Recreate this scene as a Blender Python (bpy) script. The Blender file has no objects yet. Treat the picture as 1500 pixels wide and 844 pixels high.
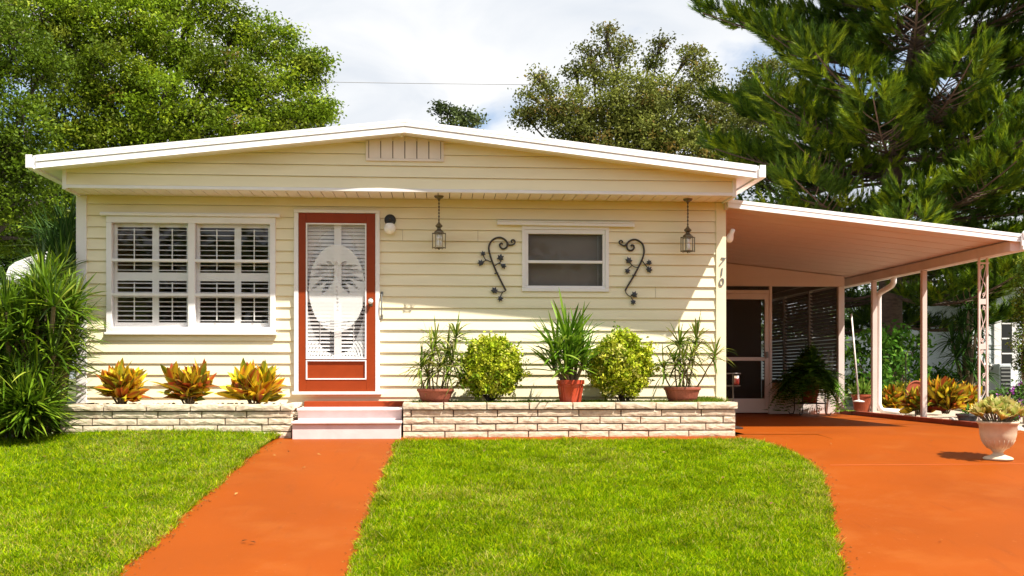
import bpy, math, random
import numpy as np
from mathutils import Vector, Matrix
R = random.Random(7)
rng = np.random.default_rng(11)
scn = bpy.context.scene
COL = scn.collection
ORG = {}

# ------------------------------------------------------------------ camera model (used to survey real positions)
F = 1512.0; TH = math.radians(4.0); HORI = 546.0; CX = 750.0
CAM = Vector((0.0, -12.0, 0.69))
FW = Vector((math.sin(TH), math.cos(TH), 0)); RT = Vector((math.cos(TH), -math.sin(TH), 0))
def ray(px, py):
    return FW + RT * ((px - CX) / F) + Vector((0, 0, 1)) * ((HORI - py) / F)
def P(px, py, y):
    d = ray(px, py); t = (y - CAM.y) / d.y
    return CAM + d * t
def PXX(px, py, x):
    d = ray(px, py); t = (x - CAM.x) / d.x
    return CAM + d * t
def gz(x, y):
    y = np.asarray(y, dtype=float)
    u = np.clip(-0.95 - y, None, 12.0)
    w = 0.22
    sp = w * np.log1p(np.exp(np.clip(u / w, -40, 40)))
    return -0.093 * sp
def gzf(x, y): return float(gz(x, y))
def gp(px, py):
    d = ray(px, py); lo, hi = 2.0, 60.0
    for _ in range(60):
        m = (lo + hi) / 2; p = CAM + d * m
        if p.z > gzf(p.x, p.y): lo = m
        else: hi = m
    return CAM + d * lo

# ------------------------------------------------------------------ materials
def mat(name, col, rough=0.6, var=0.0, vscale=6.0, bump=0.0, bscale=60.0, spec=0.4, metal=0.0, attr=False, trans=0.0, col2=None, c2scale=3.0, c2lo=0.5, c2hi=0.7, stretch=None, coat=0.0):
    m = bpy.data.materials.new(name); m.use_nodes = True
    nt = m.node_tree; N = nt.nodes; L = nt.links
    b = N['Principled BSDF']; out = N['Material Output']
    b.inputs['Roughness'].default_value = rough
    b.inputs['Specular IOR Level'].default_value = spec
    b.inputs['Metallic'].default_value = metal
    if coat: b.inputs['Coat Weight'].default_value = coat
    tc = N.new('ShaderNodeTexCoord'); src = tc.outputs['Object']
    if stretch:
        mp = N.new('ShaderNodeMapping'); mp.inputs['Scale'].default_value = stretch
        L.new(src, mp.inputs['Vector']); src = mp.outputs['Vector']
    if attr:
        a = N.new('ShaderNodeAttribute'); a.attribute_name = 'Col'; c = a.outputs['Color']
    else:
        rgb = N.new('ShaderNodeRGB'); rgb.outputs[0].default_value = (*col, 1); c = rgb.outputs[0]
    if col2:
        n2 = N.new('ShaderNodeTexNoise'); n2.inputs['Scale'].default_value = c2scale; n2.inputs['Detail'].default_value = 5
        L.new(src, n2.inputs['Vector'])
        rp = N.new('ShaderNodeMapRange'); rp.inputs['From Min'].default_value = c2lo; rp.inputs['From Max'].default_value = c2hi
        L.new(n2.outputs['Fac'], rp.inputs['Value'])
        mx = N.new('ShaderNodeMix'); mx.data_type = 'RGBA'
        L.new(rp.outputs['Result'], mx.inputs['Factor']); L.new(c, mx.inputs['A']); mx.inputs['B'].default_value = (*col2, 1)
        c = mx.outputs['Result']
    if var > 0:
        n = N.new('ShaderNodeTexNoise'); n.inputs['Scale'].default_value = vscale; n.inputs['Detail'].default_value = 6
        L.new(src, n.inputs['Vector'])
        mr = N.new('ShaderNodeMapRange'); mr.inputs['From Min'].default_value = 0.3; mr.inputs['From Max'].default_value = 0.7
        mr.inputs['To Min'].default_value = 1 - var; mr.inputs['To Max'].default_value = 1 + var
        L.new(n.outputs['Fac'], mr.inputs['Value'])
        v = N.new('ShaderNodeVectorMath'); v.operation = 'SCALE'
        L.new(c, v.inputs[0]); L.new(mr.outputs['Result'], v.inputs['Scale']); c = v.outputs['Vector']
    L.new(c, b.inputs['Base Color'])
    if bump > 0:
        nb = N.new('ShaderNodeTexNoise'); nb.inputs['Scale'].default_value = bscale; nb.inputs['Detail'].default_value = 4
        L.new(src, nb.inputs['Vector'])
        bp = N.new('ShaderNodeBump'); bp.inputs['Strength'].default_value = bump; bp.inputs['Distance'].default_value = 0.01
        L.new(nb.outputs['Fac'], bp.inputs['Height']); L.new(bp.outputs['Normal'], b.inputs['Normal'])
    if trans > 0:
        t = N.new('ShaderNodeBsdfTranslucent'); L.new(c, t.inputs['Color'])
        ms = N.new('ShaderNodeMixShader'); ms.inputs[0].default_value = trans
        L.new(b.outputs[0], ms.inputs[1]); L.new(t.outputs[0], ms.inputs[2]); L.new(ms.outputs[0], out.inputs['Surface'])
    return m

def mat_glass(name, refl=0.12, tint=(0.92, 0.95, 0.95), rough=0.02):
    m = bpy.data.materials.new(name); m.use_nodes = True
    nt = m.node_tree; N = nt.nodes; L = nt.links
    N.remove(N['Principled BSDF']); out = N['Material Output']
    t = N.new('ShaderNodeBsdfTransparent'); t.inputs[0].default_value = (*tint, 1)
    g = N.new('ShaderNodeBsdfGlossy'); g.inputs['Roughness'].default_value = rough
    lw = N.new('ShaderNodeLayerWeight'); lw.inputs['Blend'].default_value = 0.5
    pw = N.new('ShaderNodeMath'); pw.operation = 'POWER'; pw.inputs[1].default_value = 5.0; L.new(lw.outputs['Facing'], pw.inputs[0])
    ad = N.new('ShaderNodeMath'); ad.operation = 'ADD'; ad.inputs[1].default_value = refl + 0.035; ad.use_clamp = True
    L.new(pw.outputs[0], ad.inputs[0])
    ms = N.new('ShaderNodeMixShader')
    L.new(ad.outputs[0], ms.inputs[0]); L.new(t.outputs[0], ms.inputs[1]); L.new(g.outputs[0], ms.inputs[2])
    L.new(ms.outputs[0], out.inputs['Surface'])
    return m
def mat_mix(name, col, opacity):
    m = bpy.data.materials.new(name); m.use_nodes = True
    nt = m.node_tree; N = nt.nodes; L = nt.links
    b = N['Principled BSDF']; out = N['Material Output']
    b.inputs['Base Color'].default_value = (*col, 1); b.inputs['Roughness'].default_value = 0.7
    t = N.new('ShaderNodeBsdfTransparent')
    ms = N.new('ShaderNodeMixShader'); ms.inputs[0].default_value = opacity
    L.new(t.outputs[0], ms.inputs[1]); L.new(b.outputs[0], ms.inputs[2]); L.new(ms.outputs[0], out.inputs['Surface'])
    return m

def mat_orange(name, col, *a, **k):
    m = mat(name, col, *a, **k); nt = m.node_tree; N = nt.nodes; L = nt.links
    b = N['Principled BSDF']; src = b.inputs['Base Color'].links[0].from_socket
    tc = N.new('ShaderNodeTexCoord')
    def layer(src, scale, lo, hi, colr, amt, det, rough=.6, st=(1, 1, 1)):
        mp = N.new('ShaderNodeMapping'); mp.inputs['Scale'].default_value = st; L.new(tc.outputs['Object'], mp.inputs[0])
        n = N.new('ShaderNodeTexNoise'); n.inputs['Scale'].default_value = scale; n.inputs['Detail'].default_value = det; n.inputs['Roughness'].default_value = rough; L.new(mp.outputs[0], n.inputs['Vector'])
        r = N.new('ShaderNodeMapRange'); r.inputs['From Min'].default_value = lo; r.inputs['From Max'].default_value = hi; r.inputs['To Max'].default_value = amt; L.new(n.outputs['Fac'], r.inputs['Value'])
        x = N.new('ShaderNodeMix'); x.data_type = 'RGBA'; L.new(r.outputs[0], x.inputs['Factor']); L.new(src, x.inputs['A']); x.inputs['B'].default_value = (*colr, 1)
        return x.outputs['Result']
    src = layer(src, 1.6, .52, .72, (.30, .085, .012), .45, 9)          # dusty faded patches
    src = layer(src, 26, .66, .74, (.36, .14, .05), .55, 4)             # small pale scuffs
    src = layer(src, 9, .66, .76, (.10, .022, .004), .5, 7, .7)         # dark spots
    src = layer(src, 3.0, .60, .72, (.15, .030, .003), .35, 6, .6, (3.2, .5, 1))   # worn streaks along the direction of travel
    L.new(src, b.inputs['Base Color'])
    return m
M = dict(
    siding=mat('siding_paint', (0.85, 0.765, 0.54), 0.5, col2=(0.74, 0.63, 0.40), c2scale=1.3, c2lo=0.56, c2hi=0.80, var=0.05, vscale=2.2, bump=0.04, bscale=90, stretch=(0.6, 0.6, 3)),
    white=mat('white_paint', (0.82, 0.79, 0.785), 0.45, var=0.04, vscale=4, bump=0.03, bscale=70),
    roofwhite=mat('white_roof_metal', (0.88, 0.86, 0.85), 0.4, var=0.03, vscale=3),
    soffit=mat('soffit_paint', (0.80, 0.71, 0.64), 0.55, var=0.05, vscale=5),
    step=mat('pale_step_paint', (0.72, 0.59, 0.58), 0.55, var=0.07, vscale=8, bump=0.1, bscale=60),
    carport=mat('carport_paint', (0.70, 0.57, 0.52), 0.5, var=0.05, vscale=2.0, stretch=(0.5, 4, 1)),
    carportroof=mat('carport_ceiling_paint', (0.66, 0.51, 0.445), 0.5, var=0.04, vscale=2.0, stretch=(0.5, 4, 1)),
    porchwhite=mat('porch_paint', (0.72, 0.62, 0.58), 0.5, var=0.05, vscale=4),
    doorred=mat('rust_red_door_paint', (0.27, 0.040, 0.007), 0.45, spec=0.22, var=0.06, vscale=9, bump=0.03, bscale=120),
    redkerb=mat('dark_red_kerb_paint', (0.22, 0.045, 0.02), 0.6, var=0.15, vscale=9),
    orange=mat_orange('orange_concrete_paint', (0.236, 0.0465, 0.0008), 0.6, var=0.07, vscale=1.1, bump=0.10, bscale=140, spec=0.12, col2=(0.205, 0.039, 0.0007), c2scale=0.8, c2lo=0.45, c2hi=0.75),
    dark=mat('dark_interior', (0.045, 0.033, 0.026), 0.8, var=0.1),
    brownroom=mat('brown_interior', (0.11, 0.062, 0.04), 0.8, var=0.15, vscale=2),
    houseroom=mat('warm_interior', (0.48, 0.36, 0.27), 0.8, var=0.2, vscale=1.5),
    iron=mat('dark_iron', (0.06, 0.05, 0.045), 0.45, var=0.2, vscale=30, metal=0.5),
    leafiron=mat('slate_iron', (0.055, 0.06, 0.075), 0.5, var=0.25, vscale=30, metal=0.3),
    brass=mat('aged_brass', (0.16, 0.13, 0.085), 0.4, var=0.25, vscale=25, metal=0.7),
    chrome=mat('brushed_metal', (0.35, 0.33, 0.30), 0.3, metal=0.9),
    knob=mat('white_knob', (0.8, 0.78, 0.75), 0.25),
    globe=mat('opal_globe', (0.90, 0.88, 0.85), 0.2),
    black=mat('black_plastic', (0.02, 0.02, 0.02), 0.4),
    glass=mat_glass('window_glass', 0.02, (0.98, 0.985, 0.98)),
    lampglass=mat_glass('lantern_glass', -0.02, (0.98, 0.98, 0.97)),
    screen=mat_mix('insect_screen', (0.03, 0.025, 0.022), 0.55),
    frost=mat_mix('frosted_glass', (0.88, 0.90, 0.90), 0.64),
    halffrost=mat_mix('thin_frost', (0.82, 0.84, 0.84), 0.22),
    terra=mat('terracotta', (0.36, 0.075, 0.03), 0.6, var=0.12, vscale=10),
    terra2=mat('brown_terracotta', (0.26, 0.07, 0.04), 0.65, var=0.15, vscale=12),
    redpot=mat('red_plastic_pot', (0.42, 0.055, 0.022), 0.35, var=0.05, vscale=10),
    urn=mat('cream_urn_stone', (0.60, 0.49, 0.35), 0.6, var=0.10, vscale=14, bump=0.1, bscale=80),
    stone=mat('split_stone', (0.66, 0.55, 0.41), 0.85, var=0.18, vscale=22, bump=0.3, bscale=55, col2=(0.48, 0.34, 0.24), c2scale=14, c2lo=0.55, c2hi=0.75),
    mortar=mat('mortar', (0.20, 0.15, 0.12), 0.9, var=0.2, vscale=40, bump=0.4, bscale=90),
    rock=mat('pale_rock', (0.50, 0.46, 0.40), 0.85, var=0.25, vscale=10, bump=0.6, bscale=30),
    gravel=mat('bed_gravel', (0.42, 0.34, 0.26), 0.9, var=0.45, vscale=70, bump=0.9, bscale=90),
    soil=mat('soil', (0.075, 0.05, 0.03), 0.95, var=0.4, vscale=25, bump=0.8, bscale=40),
    earth=mat('earth', (0.095, 0.072, 0.04), 0.95, var=0.35, vscale=6, bump=0.6, bscale=30, col2=(0.07, 0.10, 0.02), c2scale=0.7, c2lo=0.4, c2hi=0.6),
    turf=mat('turf_base', (0.09, 0.12, 0.008), 0.95, var=0.4, vscale=30, bump=0.8, bscale=60, col2=(0.16, 0.14, 0.035), c2scale=2.2, c2lo=0.55, c2hi=0.8),
    blade=mat('grass_blade', (0.1, 0.2, 0.02), 0.7, attr=True, trans=0.42, spec=0.02),
    leaf=mat('leaf', (0.1, 0.2, 0.02), 0.55, attr=True, trans=0.30, spec=0.12),
    gloss=mat('glossy_leaf', (0.1, 0.2, 0.02), 0.38, attr=True, trans=0.28, spec=0.28),
    needle=mat('needle', (0.1, 0.2, 0.02), 0.55, attr=True, trans=0.22, spec=0.25),
    bark=mat('oak_bark', (0.085, 0.066, 0.048), 0.9, var=0.35, vscale=8, bump=0.8, bscale=25),
    pinebark=mat('pine_bark', (0.115, 0.075, 0.055), 0.9, var=0.35, vscale=9, bump=0.8, bscale=25, stretch=(1, 1, 2.5)),
    cane=mat('plant_cane', (0.20, 0.15, 0.09), 0.8, var=0.3, vscale=40),
    nbwhite=mat('neighbour_wall', (0.60, 0.64, 0.66), 0.6, var=0.05, vscale=3),
    nbroof=mat('neighbour_roof', (0.62, 0.63, 0.64), 0.6, var=0.06),
    metalgrey=mat('grey_metal', (0.22, 0.22, 0.21), 0.5, var=0.1, metal=0.3),
    pipe=mat('white_pipe', (0.80, 0.74, 0.71), 0.35, var=0.03),
    louvre=mat('dark_louvre', (0.09, 0.075, 0.065), 0.6),
    wire=mat('grey_cable', (0.25, 0.25, 0.26), 0.6),
    candle=mat('red_glass', (0.13, 0.012, 0.008), 0.15),
    card=mat('tan_box', (0.42, 0.25, 0.13), 0.8, var=0.08),
    potgrey=mat('grey_pot', (0.10, 0.105, 0.11), 0.6, var=0.1),
)

# ------------------------------------------------------------------ object helpers
def tag(o, label=None, cat=None, group=None, kind=None):
    if label: o['label'] = label
    if cat: o['category'] = cat
    if group: o['group'] = group
    if kind: o['kind'] = kind
    return o
def thing(name, label, cat, loc, group=None):
    o = bpy.data.objects.new(name, None); COL.objects.link(o)
    o.empty_display_size = 0.2
    o.location = loc; ORG[o] = Vector(loc)
    return tag(o, label, cat, group)
def finish(o, parent, m, smooth):
    me = o.data
    if m is not None:
        for x in (m if isinstance(m, (list, tuple)) else [m]): me.materials.append(x)
    if parent is not None:
        o.parent = parent; ORG[o] = ORG[parent]
        me.transform(Matrix.Translation(-ORG[parent]))
    else:
        ORG[o] = Vector((0, 0, 0))
    if smooth: me.polygons.foreach_set('use_smooth', [True] * len(me.polygons))
    COL.objects.link(o)
    return o
class MB:
    def __init__(s): s.v = []; s.f = []; s.mi = []; s.cur = 0
    def add(s, vs, fs):
        o = len(s.v); s.v += [tuple(p) for p in vs]
        s.f += [tuple(i + o for i in f) for f in fs]; s.mi += [s.cur] * len(fs)
        return s
    def box(s, x0, x1, y0, y1, z0, z1):
        if x0 > x1: x0, x1 = x1, x0
        if y0 > y1: y0, y1 = y1, y0
        if z0 > z1: z0, z1 = z1, z0
        return s.hexa([(x0,y0,z0),(x1,y0,z0),(x1,y1,z0),(x0,y1,z0),(x0,y0,z1),(x1,y0,z1),(x1,y1,z1),(x0,y1,z1)])
    def hexa(s, p):
        return s.add(p, [(0,3,2,1),(4,5,6,7),(0,1,5,4),(1,2,6,5),(2,3,7,6),(3,0,4,7)])
    def quad(s, a, b, c, d): return s.add([a, b, c, d], [(0,1,2,3)])
    def tube(s, path, rad, n=8, cap=True):
        path = [Vector(p) for p in path]
        if not isinstance(rad, (list, tuple)): rad = [rad] * len(path)
        vs = []; prev = None
        for i, p in enumerate(path):
            t = (path[min(i+1, len(path)-1)] - path[max(i-1, 0)]).normalized()
            if prev is None:
                a = Vector((0,0,1)) if abs(t.z) < 0.9 else Vector((1,0,0))
                u = t.cross(a).normalized()
            else:
                u = (prev - t * prev.dot(t)).normalized()
            prev = u; w = t.cross(u)
            for k in range(n):
                an = 2 * math.pi * k / n
                vs.append(p + (u * math.cos(an) + w * math.sin(an)) * rad[i])
        fs = []
        for i in range(len(path) - 1):
            for k in range(n):
                fs.append((i*n+k, i*n+(k+1) % n, (i+1)*n+(k+1) % n, (i+1)*n+k))
        if cap:
            fs.append(tuple(range(n-1, -1, -1))); b = (len(path)-1)*n; fs.append(tuple(range(b, b+n)))
        return s.add(vs, fs)
    def lathe(s, c, prof, n=28, closed=True):
        vs = []; fs = []
        for r, z in prof:
            for k in range(n):
                an = 2*math.pi*k/n; vs.append((c[0]+r*math.cos(an), c[1]+r*math.sin(an), c[2]+z))
        for i in range(len(prof)-1):
            for k in range(n): fs.append((i*n+k, i*n+(k+1)%n, (i+1)*n+(k+1)%n, (i+1)*n+k))
        if closed:
            fs.append(tuple(range(n-1,-1,-1))); b=(len(prof)-1)*n; fs.append(tuple(range(b,b+n)))
        return s.add(vs, fs)
    def ball(s, c, r, n=12, sq=1.0):
        prof = []
        for i in range(1, n): 
            a = math.pi*i/n; prof.append((r*math.sin(a), -r*sq*math.cos(a)))
        return s.lathe(c, [(r*0.02, -r*sq)] + prof + [(r*0.02, r*sq)], n=max(10, n*2))
    def build(s, name, m, parent=None, smooth=False, bevel=0.0, seg=2):
        me = bpy.data.meshes.new(name); me.from_pydata(s.v, [], s.f); 
        if isinstance(m, (list, tuple)): me.polygons.foreach_set('material_index', s.mi)
        me.update()
        o = bpy.data.objects.new(name, me); finish(o, parent, m, smooth)
        if bevel:
            b = o.modifiers.new('bevel', 'BEVEL'); b.width = bevel; b.segments = seg; b.limit_method = 'ANGLE'; b.angle_limit = math.radians(40)
        return o
def npmesh(name, V, Fq, m, parent=None, col=None, smooth=False):
    V = np.asarray(V, dtype=np.float32).reshape(-1, 3); Fq = np.asarray(Fq, dtype=np.int32)
    k = Fq.shape[1]
    me = bpy.data.meshes.new(name)
    me.vertices.add(len(V)); me.vertices.foreach_set('co', V.ravel())
    me.loops.add(Fq.size); me.loops.foreach_set('vertex_index', Fq.ravel())
    me.polygons.add(len(Fq)); me.polygons.foreach_set('loop_start', np.arange(0, Fq.size, k, dtype=np.int32))
    try: me.polygons.foreach_set('loop_total', np.full(len(Fq), k, dtype=np.int32))
    except Exception: pass
    if col is not None:
        a = me.attributes.new('Col', 'FLOAT_COLOR', 'POINT')
        c4 = np.ones((len(V), 4), dtype=np.float32); c4[:, :3] = col
        a.data.foreach_set('color', c4.ravel())
    me.update(calc_edges=True)
    o = bpy.data.objects.new(name, me)
    return finish(o, parent, m, smooth)

def nrm(a): return a / np.maximum(np.linalg.norm(a, axis=-1, keepdims=True), 1e-9)
def rdir(n): return nrm(rng.normal(size=(n, 3)))
def vnoise(x, y, scale, seed=0):
    x = np.asarray(x) * scale; y = np.asarray(y) * scale
    xi = np.floor(x).astype(int); yi = np.floor(y).astype(int); fx = x - xi; fy = y - yi
    def h(a, b):
        q = np.sin(a * 127.1 + b * 311.7 + seed * 74.7) * 43758.5453
        return q - np.floor(q)
    fx = fx*fx*(3-2*fx); fy = fy*fy*(3-2*fy)
    return (h(xi, yi)*(1-fx)+h(xi+1, yi)*fx)*(1-fy)+(h(xi, yi+1)*(1-fx)+h(xi+1, yi+1)*fx)*fy
def fbm(x, y, s, seed=0): return 0.55*vnoise(x, y, s, seed)+0.3*vnoise(x, y, s*2.3, seed+3)+0.15*vnoise(x, y, s*5.1, seed+5)
def pal(n, cols, w=None, jit=0.12):
    cols = np.array(cols); i = rng.choice(len(cols), n, p=(None if w is None else np.array(w)/np.sum(w)))
    return cols[i] * (1 + rng.normal(0, jit, (n, 1))) .clip(0.5, 1.6)

def blades(B, D, Ln, W, droop, seg=3, prof='strap', col=None, col_tip=None, fold=0.0, roll=0.5, mid=None):
    """N curved leaves: strips of 2 (or, folded, 3) verts per ring. returns V, F, C"""
    B = np.asarray(B, float); D = nrm(np.asarray(D, float)); n = len(B)
    Ln = np.broadcast_to(Ln, (n,)); W = np.broadcast_to(W, (n,)); droop = np.broadcast_to(droop, (n,))
    t = np.linspace(0, 1, seg + 1)
    C = B[:, None] + D[:, None] * (Ln[:, None] * t)[..., None]
    C[..., 2] -= (droop * Ln)[:, None] * t**2
    ref = nrm(np.array([0, 0, 1.0]) + roll * rng.normal(size=(n, 3)))
    S = nrm(np.cross(D, ref)); Nn = nrm(np.cross(S, D))
    if prof == 'strap': w = np.where(t < 0.55, 0.75 + 0.45 * t, 1.0 * np.sqrt(np.clip((1 - t) / 0.45, 0, 1)))
    elif prof == 'leaf': w = np.sin(np.pi * np.clip(t, 0, 1) ** 0.85) ** 0.8
    elif prof == 'blade': w = 1 - t ** 1.5
    elif prof == 'spoon': w = np.where(t < 0.65, 0.45 + 0.85 * t, np.sqrt(np.clip((1 - t) / 0.35, 0, 1)))
    w = np.maximum(w, 0.04)
    H = (W[:, None] * w / 2)[..., None] * S[:, None]
    if fold > 0:
        off = (W[:, None] * w * fold)[..., None] * Nn[:, None]
        V = np.stack([C - H + off, C, C + H + off], axis=2); k = 3
    else:
        V = np.stack([C - H, C + H], axis=2); k = 2
    base = (np.arange(n) * (seg + 1) * k)[:, None, None]
    rr = np.arange(seg)[None, :, None] * k
    fs = []
    for j in range(k - 1):
        q = np.concatenate([base + rr + j, base + rr + j + 1, base + rr + k + j + 1, base + rr + k + j], axis=2)
        fs.append(q.reshape(-1, 4))
    Fq = np.concatenate(fs)
    c = np.broadcast_to(col[:, None, None, :], (n, seg + 1, k, 3)).copy()
    if col_tip is not None:
        tt = (t[None, :, None, None]) ** 1.5
        c = c * (1 - tt) + col_tip[:, None, None, :] * tt
    if mid is not None and k == 3: c[:, :, 1, :] = mid[:, None, :]
    return V.reshape(-1, 3), Fq, c.reshape(-1, 3)
def join(parts):
    Vs, Fs, Cs = [], [], []; o = 0
    for V, Fq, C in parts:
        Vs.append(V); Fs.append(Fq + o); Cs.append(C); o += len(V)
    return np.concatenate(Vs), np.concatenate(Fs), np.concatenate(Cs)
def leafquads(Pos, size, col, up=0.5, asp=0.55):
    """diamond leaves with random orientation"""
    n = len(Pos); size = np.broadcast_to(size, (n,))
    Nn = nrm(rdir(n) + np.array([0, 0, up])); a = nrm(np.cross(Nn, rdir(n))); b = np.cross(Nn, a)
    s = size[:, None]
    bend = Nn * s * 0.12
    V = np.stack([Pos - a*s*0.5 - bend, Pos + b*s*asp*0.5, Pos + a*s*0.5 - bend, Pos - b*s*asp*0.5], axis=1)
    Fq = np.arange(n*4).reshape(n, 4)
    return V.reshape(-1, 3), Fq, np.repeat(col, 4, axis=0)
# ================================================================== ground
def sheet(name, rows, nx, zoff, m, label=None, zfun=None, kind='structure', skirt=0.0):
    """rows: list of (y, x0, x1); a draped grid"""
    vs = []; fs = []
    for (y, x0, x1) in rows:
        for i in range(nx + 1):
            x = x0 + (x1 - x0) * i / nx
            z = gzf(x, y) + zoff + (zfun(x, y) if zfun else 0)
            vs.append((x, y, z))
    for j in range(len(rows) - 1):
        for i in range(nx):
            a = j*(nx+1)+i; fs.append((a, a+1, a+nx+2, a+nx+1))
    mb = MB(); mb.add(vs, fs)
    o = mb.build(name, m, smooth=True)
    return tag(o, label, None, None, kind)
def interp(pts, y):
    """pts: (x,y) sorted by descending y"""
    ys = [p[1] for p in pts][::-1]; xs = [p[0] for p in pts][::-1]
    return float(np.interp(y, ys, xs))
def edge(pxs, extra):
    pts = [(gp(*p).x, gp(*p).y) for p in pxs]
    return pts + extra
# survey of the lawn edges
wl = edge([(425,640),(412,644),(395,653),(368,670),(335,698),(280,750),(230,795),(175,844)], [])
d_ = (wl[-1][0]-wl[-2][0])/(wl[-1][1]-wl[-2][1]); wl.append((wl[-1][0]+d_*(-13-wl[-1][1]), -13))
wr = edge([(590,641),(580,652),(562,700),(545,740),(528,790),(512,844)], [])
d_ = (wr[-1][0]-wr[-3][0])/(wr[-1][1]-wr[-3][1]); wr.append((wr[-1][0]+d_*(-13-wr[-1][1]), -13))
dl = edge([(1085,641.5),(1125,650),(1160,665),(1190,682),(1207,702),(1213,730),(1221,775),(1236,844)], [])
d_ = (dl[-1][0]-dl[-3][0])/(dl[-1][1]-dl[-3][1]); dl.append((dl[-1][0]+d_*(-13-dl[-1][1]), -13))
YT = -1.22     # top edge of the right lawn
tag(sheet('ground', [(y, -90, 90) for y in (120, 60, 30, 15, 8, 4, 1, 0, -0.5, -0.8, -1, -1.2, -1.5, -2, -3, -5, -8, -11, -13, -20, -40, -90)], 24, -0.05, M['earth']))
yy = [-0.86,-0.95,-1.0,-1.06,-1.2,-1.4,-1.7,-2.0,-2.4,-3,-3.6,-4.2,-5,-6,-7,-8,-10,-13]
sheet('walkway', [(y, (interp(wl, y) - 0.06 if y < wl[0][1] else wl[0][0]-0.4), (4.2 if y > -1.215 else interp(wr, y)+0.05)) for y in [-0.86,-0.95,-1.0,-1.1,-1.21,-1.222]+yy[5:]], 12, 0.006, M['orange'])
XE = 6.62
sheet('driveway', [(y, (3.40 if y > -0.7 else (4.203 if y > -1.215 else interp(dl, y) - 0.05)), XE + (0 if y > -0.2 else min(8, (-0.2-y)*6))) for y in (9.2, 6, 4, 2, 1, 0, -0.2, -0.5,-0.69,-0.71,-0.86,-0.95,-1.05,-1.21,-1.222,-1.4,-1.7,-2.0,-2.4,-3,-3.6,-4.2,-5,-6,-8,-10,-13)], 12, 0.008, M['orange'])
sheet('house_strip', [(y, 3.30, 4.2) for y in (-0.69, -0.86)], 2, 0.004, M['orange'])
# saw joints in the driveway: shallow dark seams lie on the slab
jm = MB()
for (a, b) in (((1215, 683), (1500, 679)),):
    pa, pb = gp(*a), gp(*b)
    jm.box(pa.x, pb.x+(3 if a[0] > 1000 else 0), pa.y-0.006, pa.y+0.006, gzf(0, pa.y)+0.0085, gzf(0, pa.y)+0.0115)
tag(jm.build('driveway_joint', mat('joint', (0.50, 0.12, 0.03), 0.8)), kind='structure')

def mound(x, y): 
    return 0.075*math.exp(-((x+2.9)/1.3)**2 - ((y+1.0)/0.9)**2)
def mound_np(x, y): return 0.075*np.exp(-((x+2.9)/1.3)**2 - ((y+1.0)/0.9)**2)
ly = [6,4,2,1,0.2,-0.3,-0.6,-0.88,-1.0,-1.15,-1.3,-1.6,-2,-2.5,-3,-3.5,-4,-5,-6,-7,-8,-10,-13]
def lleft(y): return -18.0
def lright(y):
    if y > -0.88: return -4.35 if y < 6.1 else -4.3
    return interp(wl, y) - 0.03
sheet('lawn_base', [(y, lleft(y), lright(y)) for y in ly], 60, 0.012, M['turf'], zfun=mound)
sheet('lawn_base', [(y, interp(wr, y)+0.03, interp(dl, y)-0.03) for y in [YT-0.02,-1.27,-1.32,-1.38,-1.45,-1.6,-1.8,-2,-2.3,-2.6,-3,-3.5,-4,-5,-6,-7,-8,-10,-13]], 40, 0.012, M['turf'])

def lawn(name, n, xa, xb, ya, yb, lo, hi, zf, label, seed, dryedge):
    x = rng.uniform(xa, xb, n*3); y = rng.uniform(ya, yb, n*3)
    # denser towards the camera, where single blades show
    keep = rng.random(n*3) < np.clip(0.30 + 0.70*((-0.5-y)/6.0), 0.15, 1)
    x = x[keep]; y = y[keep]
    l = lo(y); h = hi(y)
    wob = 0.03*(vnoise(x*0+1, y, 5.0, seed)-0.5)*2 + 0.014*rng.normal(size=len(x))
    ok = (x > l + wob*0.8) & (x < h + wob*0.8)
    x = x[ok][:n]; y = y[ok][:n]; m = len(x)
    z = gz(x, y) + 0.012 + (zf(x, y) if zf else 0)
    dedge = np.minimum(x - lo(y), hi(y) - x)
    tuft = fbm(x, y, 3.2, seed)
    dry = np.clip((fbm(x, y, 1.3, seed+9)-0.50)*3.0, 0, 1)*0.55 + np.clip(1-dedge/dryedge, 0, 1)*0.55*fbm(x, y, 4, seed+2)
    green = pal(m, [(0.155,0.275,0.002),(0.26,0.385,0.003),(0.08,0.175,0.002),(0.37,0.47,0.004),(0.50,0.52,0.008)], [3,3,2.5,2,.9], 0.20)
    straw = pal(m, [(0.55,0.46,0.085),(0.44,0.32,0.07),(0.60,0.54,0.15),(0.40,0.40,0.03)], None, 0.15)
    k = (rng.random(m) < dry*0.50 + 0.03)[:, None]
    c = np.where(k, straw, green) * (0.50 + 0.95*(0.5*tuft + 0.5*vnoise(x, y, 9.0, seed+21)))[:, None]
    D = rdir(m) * np.array([1, 1, 0.35]); D[:, 2] = np.abs(D[:, 2]) + rng.uniform(0.45, 1.5, m)
    Ln = rng.uniform(0.03, 0.07, m) * (0.5 + 1.1*vnoise(x, y, 7.0, seed+21)); Wd = rng.uniform(0.003, 0.007, m)
    V, Fq, C = blades(np.stack([x, y, z], 1), D, Ln, Wd, rng.uniform(0.05, 0.6, m), seg=2, prof='blade', col=c*0.8, col_tip=c*1.15, roll=1.0)
    o = npmesh(name, V, Fq, M['blade'], None, C)
    return tag(o, label, None, None, 'stuff')
wlx = np.array(wl); wrx = np.array(wr); dlx = np.array(dl)
fi = lambda A: (lambda y: np.interp(y, A[::-1, 1], A[::-1, 0]))
lawn('lawn_grass', 250000, -5.6, 0.0, -7.2, -0.86, lambda y: -5.6+0*y, lambda y: fi(wlx)(y), mound_np, 'bright green lawn left of the walkway', 1, 0.7)
lawn('lawn_grass', 310000, -1.6, 4.6, -7.2, YT-0.02, lambda y: fi(wrx)(y), lambda y: fi(dlx)(y), None, 'bright green lawn between walkway and driveway', 4, 0.25)
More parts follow.
